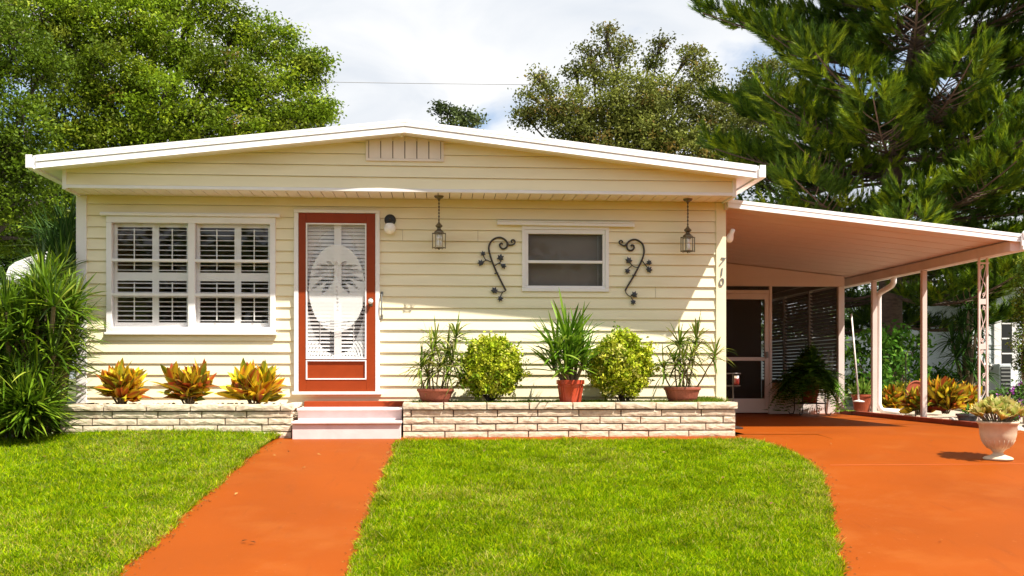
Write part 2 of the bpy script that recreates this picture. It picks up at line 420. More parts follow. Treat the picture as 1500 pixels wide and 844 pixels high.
lawn('lawn_grass', 9000, -7.5, -4.3, -0.9, 3.0, lambda y: -7.5+0*y, lambda y: -4.3+0*y, None, 'shaded green grass beside the left wall of the house', 6, 0.1)

# clippings and crumbs of soil along the cut edges, a few fallen leaves
n = 750; y = rng.uniform(-6.8, -1.3, n); side = rng.integers(0, 3, n); off = np.abs(rng.normal(0, .035, n)) + .004
x = np.where(side == 0, fi(wlx)(y) + off, np.where(side == 1, fi(wrx)(y) - off, fi(dlx)(y) + off*1.2))
Pn = np.stack([x, y, gz(x, y) + .014], 1)
V, Fq, C = leafquads(Pn, rng.uniform(.008, .026, n), pal(n, [(.10,.06,.03),(.22,.15,.06),(.30,.26,.08),(.06,.04,.02)]), 2.0, .45)
tag(npmesh('grass_clippings', V, Fq, M['leaf'], None, C), 'dry clippings and soil crumbs along the lawn edges', None, None, 'stuff')
n = 46; x = rng.uniform(-4.5, 5.5, n); y = rng.uniform(-6.3, -1.4, n)
Pn = np.stack([x, y, gz(x, y) + .03 + .03*((x < fi(wlx)(y)) | ((x > fi(wrx)(y)) & (x < fi(dlx)(y))))], 1)
V, Fq, C = leafquads(Pn, rng.uniform(.03, .055, n), pal(n, [(.25,.14,.05),(.36,.24,.08),(.18,.09,.04)]), 2.5, .5)
tag(npmesh('fallen_leaves', V, Fq, M['leaf'], None, C), 'a few dry leaves fallen on lawn and path', None, None, 'stuff')

# ================================================================== house
XL, XR, XC = -4.08, 3.35, -0.38
SOF = 2.70; FY = -0.46
ZPK, ZEV = 3.43, 2.985; HW = 3.895
def zroof(x): return ZPK - (ZPK - ZEV) * abs(x - XC) / HW
house = thing('bungalow', 'low cream clapboard house with white gable roof and rust red front door', 'house', (XC, 0, 0))
def bx(px, y=0.0): return P(px, 450, y).x
def bz(px, py, y=0.0): return P(px, py, y).z
WIN1 = (bx(157), bx(404), bz(280, 487), bz(280, 318))
WIN2 = (bx(766), bx(890), bz(828, 426), bz(828, 333))
DOOR = (bx(435), bx(553), bz(494, 571), bz(494, 313))
def siding(mb, P0, U, Nn, length, z0, z1, step=0.129, lip=0.018, openings=(), joints=()):
    """lap boards on the vertical plane through P0 along U with outward normal Nn; openings (u0,u1,z0,z1)"""
    U = Vector(U); Nn = Vector(Nn); P0 = Vector(P0)
    z = z0; k = 0
    while z < z1 - 1e-4:
        zt = min(z + step, z1); lj = R.uniform(-.0025, .0025)
        brk = sorted({z, zt} | {o[2] for o in openings if z < o[2] < zt} | {o[3] for o in openings if z < o[3] < zt})
        for a, b in zip(brk[:-1], brk[1:]):
            zm = (a + b) / 2
            segs = [(0, length)]
            for o in openings:
                if o[2] < zm < o[3]:
                    ns = []
                    for s0, s1 in segs:
                        if o[1] <= s0 or o[0] >= s1: ns.append((s0, s1)); continue
                        if s0 < o[0]: ns.append((s0, o[0]))
                        if s1 > o[1]: ns.append((o[1], s1))
                    segs = ns
            for s0, s1 in segs:
                cuts = [s0]
                for (jk, ju) in joints:
                    if jk == k and s0 + 0.1 < ju < s1 - 0.1: cuts.append(ju)
                cuts.append(s1); cuts.sort()
                for c0, c1 in zip(cuts[:-1], cuts[1:]):
                    g = 0.0015 if len(cuts) > 2 else 0
                    oa = (lip+lj) * (1 - (a - z) / step); ob = (lip+lj) * (1 - (b - z) / step)
                    A = P0 + U*(c0 + (g if c0 != s0 else 0)); B = P0 + U*(c1 - (g if c1 != s1 else 0))
                    p = [A + Nn*oa + Vector((0,0,a)), B + Nn*oa + Vector((0,0,a)), B + Nn*ob + Vector((0,0,b)), A + Nn*ob + Vector((0,0,b))]
                    mb.add(p, [(0,1,2,3)])
                    if abs(a - z) < 1e-6:
                        q = [A + Nn*0.0 + Vector((0,0,a+0.003)), B + Nn*0.0 + Vector((0,0,a+0.003)), B + Nn*(lip+lj) + Vector((0,0,a)), A + Nn*(lip+lj) + Vector((0,0,a))]
                        mb.add(q, [(0,1,2,3)])
        z = zt; k += 1
w = MB()
op = [(o[0]-XL, o[1]-XL, o[2], o[3]) for o in (WIN1, WIN2, DOOR)]
siding(w, (XL, 0, 0), (1,0,0), (0,-1,0), XR-XL, 0.022, SOF+0.02, openings=op, joints=((17, bx(590)-XL), (17, bx(700)-XL), (8, bx(620)-XL), (5, bx(930)-XL), (3, bx(250)-XL), (12, bx(960)-XL)))
w.build('wall', M['siding'], house)
w = MB(); siding(w, (XR, 0, 0), (0,1,0), (1,0,0), 9.0, 0.05, SOF+0.1); w.build('wall', M['siding'], house)
w = MB(); siding(w, (XL, 9.0, 0), (0,-1,0), (-1,0,0), 9.0, 0.05, SOF+0.2); w.build('wall', M['siding'], house)
w = MB(); w.box(XL, XR, 8.9, 9.0, 0, 3.2); w.build('wall', M['siding'], house)
# dark room behind the openings
w = MB()
y0, y1 = 0.16, 4.2
for (a, b, c, d) in (((XL+.05,y1,0),(XR-.05,y1,0),(XR-.05,y1,2.66),(XL+.05,y1,2.66)), ((XL+.05,.02,.3),(XR-.05,.02,.3),(XR-.05,y1,.3),(XL+.05,y1,.3)), ((XL+.05,.02,2.66),(XR-.05,.02,2.66),(XR-.05,y1,2.66),(XL+.05,y1,2.66)), ((XL+.05,.02,0),(XL+.05,y1,0),(XL+.05,y1,2.66),(XL+.05,.02,2.66)), ((XR-.05,.02,0),(XR-.05,y1,0),(XR-.05,y1,2.66),(XR-.05,.02,2.66))):
    w.quad(a, b, c, d)
w.build('interior', M['houseroom'], house)
# corner boards
for (x0, x1) in ((XL-0.02, XL+0.095), (XR-0.10, XR+0.02)):
    w = MB(); w.box(x0, x1, -0.026, 0.06, 0.06, SOF-0.004); w.build('corner_trim', M['white'] if x0 < 0 else M['siding'], house, bevel=0.004)
# gable box: lap boards above the porch soffit
w = MB()
zb = SOF + 0.035; st = 0.127; k = 0
while True:
    za, zc = zb + k*st, zb + (k+1)*st
    xs = np.linspace(XL, XR, 81); drew = False
    for xa, xb in zip(xs[:-1], xs[1:]):
        ta, tb = zroof(xa)-0.108, zroof(xb)-0.108
        if min(ta, tb) <= za: continue
        drew = True
        lip = 0.016
        def yo(z): return FY - lip*(1-(z-za)/st)
        a2, b2 = min(zc, ta), min(zc, tb)
        w.add([(xa, yo(za), za), (xb, yo(za), za), (xb, yo(b2), b2), (xa, yo(a2), a2)], [(0,1,2,3)])
        w.add([(xa, FY, za+0.003), (xb, FY, za+0.003), (xb, FY-lip, za), (xa, FY-lip, za)], [(0,1,2,3)])
    if not drew or k > 8: break
    k += 1
w.build('gable', M['siding'], house)
for (xa, xb) in ((XL-0.012, XL+0.03), (XR-0.03, XR+0.012)):   # gable returns at both ends
    w = MB(); w.box(xa, xb, FY-0.02, 0.0, SOF-0.015, 2.92); w.build('gable_end', M['white'], house, bevel=0.003)
# soffit planks
w = MB(); x = XL + 0.035
while x < XR - 0.035:
    x2 = min(x + 0.121, XR - 0.035)
    w.hexa([(x, FY+0.012, SOF), (x2, FY+0.012, SOF), (x2, -0.015, SOF), (x, -0.015, SOF), (x, FY+0.012, SOF+0.012), (x2, FY+0.012, SOF+0.012), (x2, -0.015, SOF+0.012), (x, -0.015, SOF+0.012)])
    x = x2 + 0.009
w.build('soffit', M['soffit'], house)
w = MB(); w.box(XL, XR, FY, 0, SOF+0.014, SOF+0.03); w.build('soffit_backing', M['brownroom'], house)
w = MB(); w.box(XL+0.002, XR-0.002, FY-0.024, FY+0.011, SOF-0.003, SOF+0.033); w.build('soffit_trim', M['white'], house, bevel=0.004)
# roof: two slopes, rake fascia in two steps, eave gutters
w = MB()
for s in (-1, 1):
    xe = XC + s*HW
    n = 16
    for i in range(n):
        ya = -0.66 + (9.5+0.66)*i/n; yb = -0.66 + (9.5+0.66)*(i+1)/n
        p = [(XC, ya, ZPK-0.03), (xe, ya, ZEV-0.03), (xe, yb, ZEV-0.03), (XC, yb, ZPK-0.03), (XC, ya, ZPK), (xe, ya, ZEV), (xe, yb, ZEV), (XC, yb, ZPK)]
        w.hexa(p)
        w.hexa([(XC, ya, ZPK+0.0005), (xe, ya, ZEV+0.0005), (xe, ya+0.03, ZEV+0.0005), (XC, ya+0.03, ZPK+0.0005), (XC, ya, ZPK+0.022), (xe, ya, ZEV+0.022), (xe, ya+0.03, ZEV+0.022), (XC, ya+0.03, ZPK+0.022)]) if i else None
w.build('roof', M['roofwhite'], house)
w = MB()
for s in (-1, 1):
    xe = XC + s*(HW+0.012)
    def band(yf, yb, zt, zl):
        w.hexa([(XC, yf, ZPK+zl), (xe, yf, ZEV+zl), (xe, yb, ZEV+zl), (XC, yb, ZPK+zl), (XC, yf, ZPK+zt), (xe, yf, ZEV+zt), (xe, yb, ZEV+zt), (XC, yb, ZPK+zt)])
    band(-0.704, -0.661, 0.018, -0.014)
    band(-0.698, -0.661, -0.0145, -0.019)
    band(-0.706, -0.661, -0.0195, -0.052)
    band(-0.692, -0.645, -0.0525, -0.060)
    band(-0.699, -0.645, -0.0605, -0.116)
    band(-0.704, -0.64, -0.1165, -0.124)
w.build('rake_fascia', M['roofwhite'], house, bevel=0.004)
w = MB()
for s in (-1, 1):   # sloping soffit under the rake
    xe = XC + s*HW
    w.hexa([(XC, -0.644, ZPK-0.113), (xe, -0.644, ZEV-0.113), (xe, FY, ZEV-0.113), (XC, FY, ZPK-0.113), (XC, -0.644, ZPK-0.101), (xe, -0.644, ZEV-0.101), (xe, FY, ZEV-0.101), (XC, FY, ZPK-0.101)])
    w.hexa([(XC+s*3.69, FY+.001, zroof(XC+s*3.69)-0.113), (xe, FY+.001, ZEV-0.113), (xe, 9.4, ZEV-0.113), (XC+s*3.69, 9.4, zroof(XC+s*3.69)-0.113), (XC+s*3.69, FY+.001, zroof(XC+s*3.69)-0.101), (xe, FY+.001, ZEV-0.101), (xe, 9.4, ZEV-0.101), (XC+s*3.69, 9.4, zroof(XC+s*3.69)-0.101)])
w.build('rake_soffit', M['white'], house)
for s in (-1, 1):
    w = MB(); xe = XC + s*(HW+0.0125)
    w.box(xe, xe+s*0.03, -0.69, 9.5, ZEV-0.13, ZEV+0.015)
    w.box(xe+s*0.031, xe+s*0.085, -0.715, 9.5, ZEV-0.12, ZEV-0.105)
    w.box(xe+s*0.0855, xe+s*0.10, -0.715, 9.5, ZEV-0.12, ZEV+0.02)
    w.box(xe+s*0.031, xe+s*0.085, -0.715, -0.705, ZEV-0.104, ZEV+0.02)
    w.build('gutter', M['roofwhite'], house, bevel=0.003)
# gable vent
vx0, vx1 = bx(536, FY), bx(650, FY); vz0, vz1 = bz(592, 237, FY), bz(592, 194, FY)
w = MB(); yv = FY-0.03; f = 0.03
w.box(vx0, vx1, yv, FY, vz0, vz0+f); w.box(vx0, vx0+f, yv, FY, vz0+f, zroof(vx0)-.118); w.box(vx1-f, vx1, yv, FY, vz0+f, zroof(vx1)-.118)
v = w.build('gable_vent', M['soffit'], house, bevel=0.003)
w = MB(); nb = 6; ww = (vx1-vx0-2*f-0.004)/nb
for i in range(nb):
    xa = vx0+f+0.002+i*ww; xm = (xa+xa+ww)/2
    t0, t1 = min(vz1, zroof(xa)-0.116), min(vz1, zroof(xa+ww)-0.116)
    w.hexa([(xa+.005, yv-.002, vz0+f+.001), (xa+ww-.005, yv+.004, vz0+f+.001), (xa+ww-.005, FY-.0205, vz0+f+.001), (xa+.005, FY-.0205, vz0+f+.001), (xa+.005, yv-.002, t0), (xa+ww-.005, yv+.004, t1), (xa+ww-.005, FY-.0205, t1), (xa+.005, FY-.0205, t0)])
w.build('slat_panel', M['soffit'], v)
w = MB(); w.hexa([(vx0+f+.001, FY-.0200, vz0+f+.001), (vx1-f-.001, FY-.0200, vz0+f+.001), (vx1-f-.001, FY-.0002, vz0+f+.001), (vx0+f+.001, FY-.0002, vz0+f+.001), (vx0+f+.001, FY-.0200, zroof(vx0)-.12), (vx1-f-.001, FY-.0200, zroof(vx1)-.12), (vx1-f-.001, FY-.0002, zroof(vx1)-.12), (vx0+f+.001, FY-.0002, zroof(vx0)-.12)])
w.build('vent_backing', M['brownroom'], v)
w = MB(); w.ball((XC-0.04, -0.60, ZPK-0.136), 0.016, 8); w.lathe((XC-0.04, -0.60, ZPK-0.126), [(0.024,0),(0.024,0.012)], 14)
w.build('eave_light', M['globe'], house, smooth=True)

# ---- big shuttered window
x0, x1, z0, z1 = WIN1
def zz(py): return bz(280, py)
w = MB(); fr = 0.06
xm0, xm1 = bx(276.5), bx(286.5)
w.box(x0, x1, -0.04, 0.05, z1-0.075, z1); w.box(x0, x1, -0.045, 0.05, z0, z0+0.060)
w.box(x0, x0+fr, -0.04, 0.05, z0+0.061, z1-0.076); w.box(x1-fr, x1, -0.04, 0.05, z0+0.061, z1-0.076)
w.box(xm0, xm1, -0.038, 0.05, z0+0.061, z1-0.076)
w.box(x0-0.02, x1+0.02, -0.052, -0.016, z0-0.03, z0-0.001)
win = w.build('window', M['white'], house, bevel=0.004)
w = MB(); w.box(bx(149), bx(411), -0.075, -0.012, z1+0.001, z1+0.03); w.box(bx(149), bx(411), -0.062, -0.012, z1+0.0305, z1+0.04)
w.build('head_cap', M['white'], win, bevel=0.003)
for (a, b, sx0, sx1) in ((x0+fr, xm0, bx(220), bx(231)), (xm1, x1-fr, bx(341), bx(352))):
    for py in (382, 432):
        w = MB(); zc = zz(py); w.box(a+.001, b-.001, -0.034, 0.0, zc-0.014, zc+0.014); w.box(a+.001, b-.001, -0.026, -0.004, zc-0.02, zc-0.0145)
        w.build('sash_rail', M['white'], win)
    w = MB(); w.quad((a+.001, .012, z0+.086), (b-.001, .012, z0+.086), (b-.001, .012, z1-.076), (a+.001, .012, z1-.076)); w.build('pane', M['glass'], win)
    # plantation shutters behind the glass
    for (pa, pb) in ((a, sx0+0.045), (sx0+0.046, b)):
        w = MB(); ys, ye = 0.055, 0.085; st_ = 0.036
        zl, zh, zm1, zm0 = z0+0.062, z1-0.077, zz(399), zz(411)
        w.box(pa, pa+st_, ys, ye, zl, zh); w.box(pb-st_, pb, ys, ye, zl, zh)
        w.box(pa+st_, pb-st_, ys, ye, zl, zl+0.052); w.box(pa+st_, pb-st_, ys, ye, zh-0.036, zh); w.box(pa+st_, pb-st_, ys, ye, zm0, zm1)
        for (s0, s1) in ((zl+0.052, zm0), (zm1, zh-0.036)):
            n = max(3, round((s1-s0)/0.056))
            for i in range(n):
                zc = s0 + (s1-s0)*(i+0.5)/n; tl = math.radians(R.uniform(8, 14)); dy = 0.028*math.cos(tl); dz = 0.028*math.sin(tl); th = 0.006
                yc = 0.072
                w.hexa([(pa+st_, yc-dy, zc-dz-th/2), (pb-st_, yc-dy, zc-dz-th/2), (pb-st_, yc+dy, zc+dz-th/2), (pa+st_, yc+dy, zc+dz-th/2), (pa+st_, yc-dy, zc-dz+th/2), (pb-st_, yc-dy, zc-dz+th/2), (pb-st_, yc+dy, zc+dz+th/2), (pa+st_, yc+dy, zc+dz+th/2)])
            w.box((pa+pb)/2-0.006, (pa+pb)/2+0.006, 0.030, 0.040, s0+0.02, s1-0.02)
        w.build('shutter', M['white'], win)
# ---- small window
x0, x1, z0, z1 = WIN2
w = MB(); fr = 0.03
w.box(x0-0.012, x1+0.012, -0.030, 0.04, z0-0.012, z0+fr); w.box(x0-0.012, x1+0.012, -0.030, 0.04, z1-fr, z1+0.012)
w.box(x0-0.012, x0+fr, -0.030, 0.04, z0+fr+.001, z1-fr-.001); w.box(x1-fr, x1+0.012, -0.030, 0.04, z0+fr+.001, z1-fr-.001)
win2 = w.build('window', M['white'], house, bevel=0.003)
w = MB(); a, b, c, d = x0+fr+.001, x1-fr-.001, z0+fr+.001, z1-fr-.001; s = 0.03
w.box(a, b, -0.018, 0.03, c, c+0.025); w.box(a, b, -0.018, 0.03, d-0.05, d); w.box(a, a+s, -0.018, 0.03, c+.026, d-.051); w.box(b-s, b, -0.018, 0.03, c+.026, d-.051)
zm = bz(828, 384); w.box(a+s+.001, b-s-.001, -0.022, 0.02, zm-0.016, zm+0.016)
w.build('sash', M['white'], win2, bevel=0.002)
w = MB(); w.quad((a+s, .032, c), (b-s, .032, c), (b-s, .032, d), (a+s, .032, d)); w.build('pane', M['lampglass'], win2)
w = MB(); w.box(a, b, 0.075, 0.079, c, d); w.build('insect_screen', mat('grey_screen', (0.15, 0.13, 0.112), 0.8, var=0.10, vscale=3), win2)
w = MB(); w.box(b-s-0.05, b-s-0.044, 0.04, 0.045, c+0.03, d-0.06); w.build('pull_rod', M['metalgrey'], win2)
w = MB(); zt = bz(828, 329); ax0, ax1 = bx(728), bx(928)
w.hexa([(ax0, -0.07, zt-0.018), (ax1, -0.07, zt-0.03), (ax1, -0.012, zt-0.03), (ax0, -0.012, zt-0.018), (ax0, -0.07, zt+0.018), (ax1, -0.07, zt+0.006), (ax1, -0.012, zt+0.006), (ax0, -0.012, zt+0.018)])
w.hexa([(ax0, -0.08, zt+0.0185), (ax1, -0.08, zt+0.0065), (ax1, -0.012, zt+0.0065), (ax0, -0.012, zt+0.0185), (ax0, -0.08, zt+0.03), (ax1, -0.08, zt+0.018), (ax1, -0.012, zt+0.018), (ax0, -0.012, zt+0.03)])
w.build('awning_rail', M['white'], house, bevel=0.003)

# ---- front door
x0, x1, z0, z1 = DOOR; fw = 0.022
w = MB()
w.box(x0-0.028, x0+fw, -0.050, 0.05, z0-0.02, z1); w.box(x1-fw, x1+0.028, -0.050, 0.05, z0-0.02, z1); w.box(x0-0.028, x1+0.028, -0.052, 0.05, z1+.001, z1+0.035)
w.box(x0-0.05, x1+0.05, -0.07, 0.05, z0-0.055, z0-0.021)
w.build('door_frame', M['white'], house, bevel=0.003)
a, b, c, d = x0+fw+.003, x1-fw-.003, z0-0.018, z1-0.003
gx0, gx1 = bx(449), bx(537); gz0, gz1 = bz(494, 526), bz(494, 328)
kz0, kz1 = bz(494, 556), gz0 - 0.012
w = MB(); yf, yb = -0.046, -0.004
w.box(a, gx0, yf, yb, c, d); w.box(gx1, b, yf, yb, c, d); w.box(gx0+.0005, gx1-.0005, yf, yb, gz1, d); w.box(gx0+.0005, gx1-.0005, yf, yb, c, kz0); w.box(gx0+.0005, gx1-.0005, yf+0.012, yb, kz0+.0005, gz0-.0005)
door = w.build('door', M['doorred'], house, bevel=0.003)
w = MB(); e = 0.014
for (zl, zh) in ((kz0, kz1), (gz0, gz1)):
    w.box(gx0-.001, gx0+e, yf-0.006, yf+0.02, zl, zh); w.box(gx1-e, gx1+.001, yf-0.006, yf+0.02, zl, zh); w.box(gx0+e+.0005, gx1-e-.0005, yf-0.006, yf+0.02, zh-e, zh); w.box(gx0+e+.0005, gx1-e-.0005, yf-0.006, yf+0.02, zl, zl+e)
w.build('door_trim', M['white'], door)
# etched pane: clear and frosted cells form the oval and the palm
def P0z(py): return bz(494, py)
cx_, cz_ = bx(494), P0z(423); irx = (bx(535)-bx(453))/2; irz = (P0z(359)-P0z(487))/2
ocx, ocz, orx, orz = bx(493), P0z(428), (bx(537)-bx(449))/2*0.985, (P0z(337)-P0z(521))/2
fronds = []
hub = (bx(492), P0z(404))
for ang, ln in ((165, .31), (148, .33), (130, .32), (110, .27), (88, .25), (66, .28), (46, .33), (28, .34), (8, .30), (-14, .25), (194, .26), (-42, .2), (224, .2)):
    pts = []
    for i in range(15):
        t = i/14; pts.append((hub[0]+math.cos(math.radians(ang))*ln*t*1.15, hub[1]+math.sin(math.radians(ang))*ln*t*1.1 - 0.20*ln*t*t*2.2, 0.030*math.sin(math.pi*min(1, t*0.9+0.08))))
    fronds.append(pts)
trunk = [(bx(492)+0.02*math.sin(i/9*2), P0z(404)-0.40*i/9, 0.014) for i in range(10)]
nx, nz = 76, 170; cells = np.zeros((nx, nz), int)
for i in range(nx):
    x = gx0 + (gx1-gx0)*(i+.5)/nx
    for j in range(nz):
        z = gz0 + (gz1-gz0)*(j+.5)/nz
        ein = ((x-cx_)/irx)**2 + ((z-cz_)/irz)**2; eo = ((x-ocx)/orx)**2 + ((z-ocz)/orz)**2
        k = 0
        if ein < 1:
            k = 2
            for pts in fronds:
                if any((x-p[0])**2+(z-p[1])**2 < p[2]**2 for p in pts):
                    # feathered frond: comb-like cut
                    q = min(range(len(pts)), key=lambda i_: (x-pts[i_][0])**2+(z-pts[i_][1])**2)
                    sd_ = (x-pts[q][0])*(1 if pts[-1][0] > hub[0] else -1)
                    k = 0 if math.sin((q*.9 + abs(z-pts[q][1])*130 + sd_*60)) > -0.25 else 1
                    break
            if any((x-p[0])**2+(z-p[1])**2 < p[2]**2 for p in trunk): k = 1
            if z < P0z(470) and math.sin(z*200+3*math.sin(x*14)) > 0.4: k = 1
        elif eo < 1:
            k = 0
        else:
            k = 2 if (z < P0z(500) or z > P0z(350)) else 1
            if z < P0z(500) and math.sin(math.hypot(x-cx_, z-gz0)*190) > 0.75: k = 0
            if z > P0z(400): k = 1
        cells[i, j] = k
w = MB(); yp = -0.028
for j in range(nz):
    i = 0
    while i < nx:
        k = cells[i, j]; i2 = i
        while i2 < nx and cells[i2, j] == k: i2 += 1
        w.cur = int(k)
        xa, xb = gx0+(gx1-gx0)*i/nx, gx0+(gx1-gx0)*i2/nx; za, zc = gz0+(gz1-gz0)*j/nz, gz0+(gz1-gz0)*(j+1)/nz
        w.quad((xa, yp, za), (xb, yp, za), (xb, yp, zc), (xa, yp, zc)); i = i2
w.build('etched_pane', [M['glass'], M['halffrost'], M['frost']], door)
# inner door behind the storm glass: white cross rails and slatted blind
w = MB(); w.box(bx(489.5), bx(500), 0.004, 0.03, gz0, gz1); w.box(gx0, gx1, 0.002, 0.028, P0z(443), P0z(430)); w.box(gx0-0.05, gx0+0.008, 0.004, 0.03, gz0, gz1); w.box(gx1-0.008, gx1+0.05, 0.004, 0.03, gz0, gz1)
w.build('inner_rail', M['white'], door)
w = MB(); n = 36
for i in range(n):
    zc = gz0 + (gz1-gz0)*(i+.5)/n
    h_ = .018 if zc > P0z(405) else .0135
    w.hexa([(gx0, .045, zc-h_), (gx1, .045, zc-h_), (gx1, .058, zc+h_-.003), (gx0, .058, zc+h_-.003), (gx0, .043, zc-h_+.002), (gx1, .043, zc-h_+.002), (gx1, .056, zc+h_), (gx0, .056, zc+h_)])
for fx in (0.22, 0.78): w.box(gx0+(gx1-gx0)*fx-.003, gx0+(gx1-gx0)*fx+.003, .040, .044, gz0, gz1)
w.build('blind', M['white'], door)
w = MB(); kx, kz = bx(543.5), bz(494, 442); 
prof = [(0.012,0),(0.012,0.02),(0.026,0.026),(0.03,0.04),(0.024,0.052),(0.004,0.056)]
vs = MB(); vs.lathe((0,0,0), prof, 18)
w.add([(kx+p[0], yf-p[2], kz+p[1]) for p in vs.v], vs.f); w.build('knob', M['knob'], door, smooth=True)
w = MB(); w.box(kx-.022, kx+.022, yf-.004, yf+.002, kz-.055, kz+.045); w.build('knob_plate', M['brass'], door, bevel=.003)
# hand grip beside the door
w = MB(); gx = bx(559.5); ga, gb = bz(560, 432), bz(560, 463)
w.tube([(gx, -.02, ga), (gx, -.065, ga-.01), (gx, -.072, (ga+gb)/2), (gx, -.065, gb+.01), (gx, -.02, gb)], .009, 8)
for z in (ga+0.01, gb-0.01): w.box(gx-.014, gx+.014, -.022, -.010, z-.026, z+.026)
w.build('grab_handle', M['metalgrey'], house, smooth=False, bevel=.002)
# house numbers, stacked down the right corner board
for ch, px, py, rot in (('7', 1056.8, 383.5, -6), ('1', 1056.8, 399, 0), ('0', 1056.5, 414, 0)):
    cu = bpy.data.curves.new('digit', 'FONT'); cu.body = ch; cu.size = 0.135; cu.extrude = 0.004; cu.align_x = 'CENTER'; cu.align_y = 'CENTER'; cu.space_character = 1; cu.shear = 0.22 if ch == '7' else 0.12
    to = bpy.data.objects.new('digit_curve', cu); COL.objects.link(to)
    dg = bpy.context.evaluated_depsgraph_get(); me = bpy.data.meshes.new_from_object(to.evaluated_get(dg))
    bpy.data.objects.remove(to); 
    p = P(px, py, -0.031)
    me.transform(Matrix.Translation((p.x, -0.032, p.z)) @ Matrix.Rotation(math.radians(90), 4, 'X') @ Matrix.Rotation(math.radians(rot), 4, 'Z'))
    me.materials.clear()
    o = bpy.data.objects.new('house_number', me); finish(o, house, M['metalgrey'], False)

# ---- wall lamp
p = P(571.5, 325, -0.014)
lamp = thing('wall_lamp', 'small wall lamp with black backplate and white globe beside the front door', 'wall lamp', (p.x, -.014, p.z))
w = MB(); vs = MB(); vs.lathe((0,0,0), [(0.066,0),(0.066,0.012),(0.05,0.03),(0.02,0.036)], 24)
w.add([(p.x+q[0], -.012-q[2], p.z+0.02+q[1]) for q in vs.v], vs.f); 
w.tube([(p.x, -.04, p.z+.02), (p.x, -.085, p.z+.015), (p.x, -.095, p.z-.005)], .016, 10)
w.lathe((p.x, -.095, p.z-.03), [(0.042,0),(0.044,0.02),(0.02,0.03)], 18)
w.build('backplate', M['black'], lamp, smooth=False, bevel=.002)
w = MB(); w.ball((p.x, -.095, p.z-.085), .068, 10); w.build('globe', M['globe'], lamp, smooth=True)

# ---- hanging lanterns
def lantern(px, ytop, ybot, w_px, label):
    yl = -0.23
    p = P(px, ytop, yl); zc = SOF; zt = P(px, ybot[0], yl).z; zb_ = P(px, ybot[1], yl).z
    x = p.x; hw = (P(px+w_px/2, 340, yl).x - P(px-w_px/2, 340, yl).x)/2
    t = thing('hanging_lantern', label, 'lantern', (x, yl, SOF), 'lanterns hung from the porch soffit')
    w = MB(); w.lathe((x, yl, SOF-.035), [(0.012,-.012),(0.02,0),(0.045,.012),(0.056,.030),(0.056,.035)], 22); w.build('canopy', M['brass'], t, smooth=False, bevel=.001)
    w = MB(); n = 12; z0_, z1_ = zt+0.165, SOF-.04
    w.tube([(x, yl, z0_-.02), (x+.002, yl, (z0_+z1_)/2), (x, yl, z1_)], .0045, 6)
    for i in range(n):
        zc_ = z0_ + (z1_-z0_)*(i+.5)/n; h = (z1_-z0_)/n*.62; r = .008
        ring = [(x+(r*math.cos(a) if i % 2 else 0), yl+(0 if i % 2 else r*math.cos(a)), zc_+h*math.sin(a)) for a in np.linspace(0, 2*math.pi, 9)]
        w.tube(ring, .003, 5, cap=False)
    w.build('chain', M['iron'], t)
    w = MB(); w.lathe((x, yl, zt), [(hw*.75,0),(hw*.72,.02),(hw*.35,.045),(hw*.26,.06),(hw*.52,.075),(hw*.56,.088),(hw*.22,.115),(hw*.14,.128),(.008,.14),(.012,.155),(.004,.168)], 6)
    w.build('cap', M['brass'], t, bevel=.001)
    w = MB(); r = .0055
    co = [(x+hw*math.cos(math.pi/3*i), yl+hw*math.sin(math.pi/3*i)) for i in range(6)]
    for i in range(6):
        a, b = co[i], co[(i+1)%6]
        w.tube([(a[0], a[1], zb_-.01), (a[0], a[1], zt+.006)], r, 6)
        for z in (zt, zb_): w.tube([(a[0], a[1], z), (b[0], b[1], z)], r*.8, 6)
        w.tube([(a[0], a[1], zb_), (x, yl, zb_)], r*.6, 5)
    w.ball((x, yl, zb_-.012), .012, 6)
    w.build('frame', M['brass'], t)
    w = MB()
    for i in range(6):
        a, b = co[i], co[(i+1)%6]; w.quad((a[0], a[1], zb_), (b[0], b[1], zb_), (b[0], b[1], zt), (a[0], a[1], zt))
    w.build('glass', M['lampglass'], t)
    for k in range(3):
        an = k*2.1+.4; cx, cy = x+.022*math.cos(an), yl+.022*math.sin(an)
        w = MB(); w.lathe((cx, cy, zb_+.005), [(.010,0),(.010,.075),(.006,.078)], 10); w.lathe((cx, cy, zb_+.085), [(.006,0),(.013,.022),(.010,.045),(.002,.068)], 10); w.build('candle_bulb', M['globe'], t, smooth=True)
    w = MB(); w.tube([(x, yl, zb_+.01), (x, yl, zt+.01)], .006, 6); w.build('stem', M['brass'], t)
lantern(643, 286, (342, 363), 19, 'brass and glass lantern hung from the soffit between door and small window')
lantern(1007.5, 292, (348, 368), 20, 'brass and glass lantern hung at the right end of the soffit near the house number')

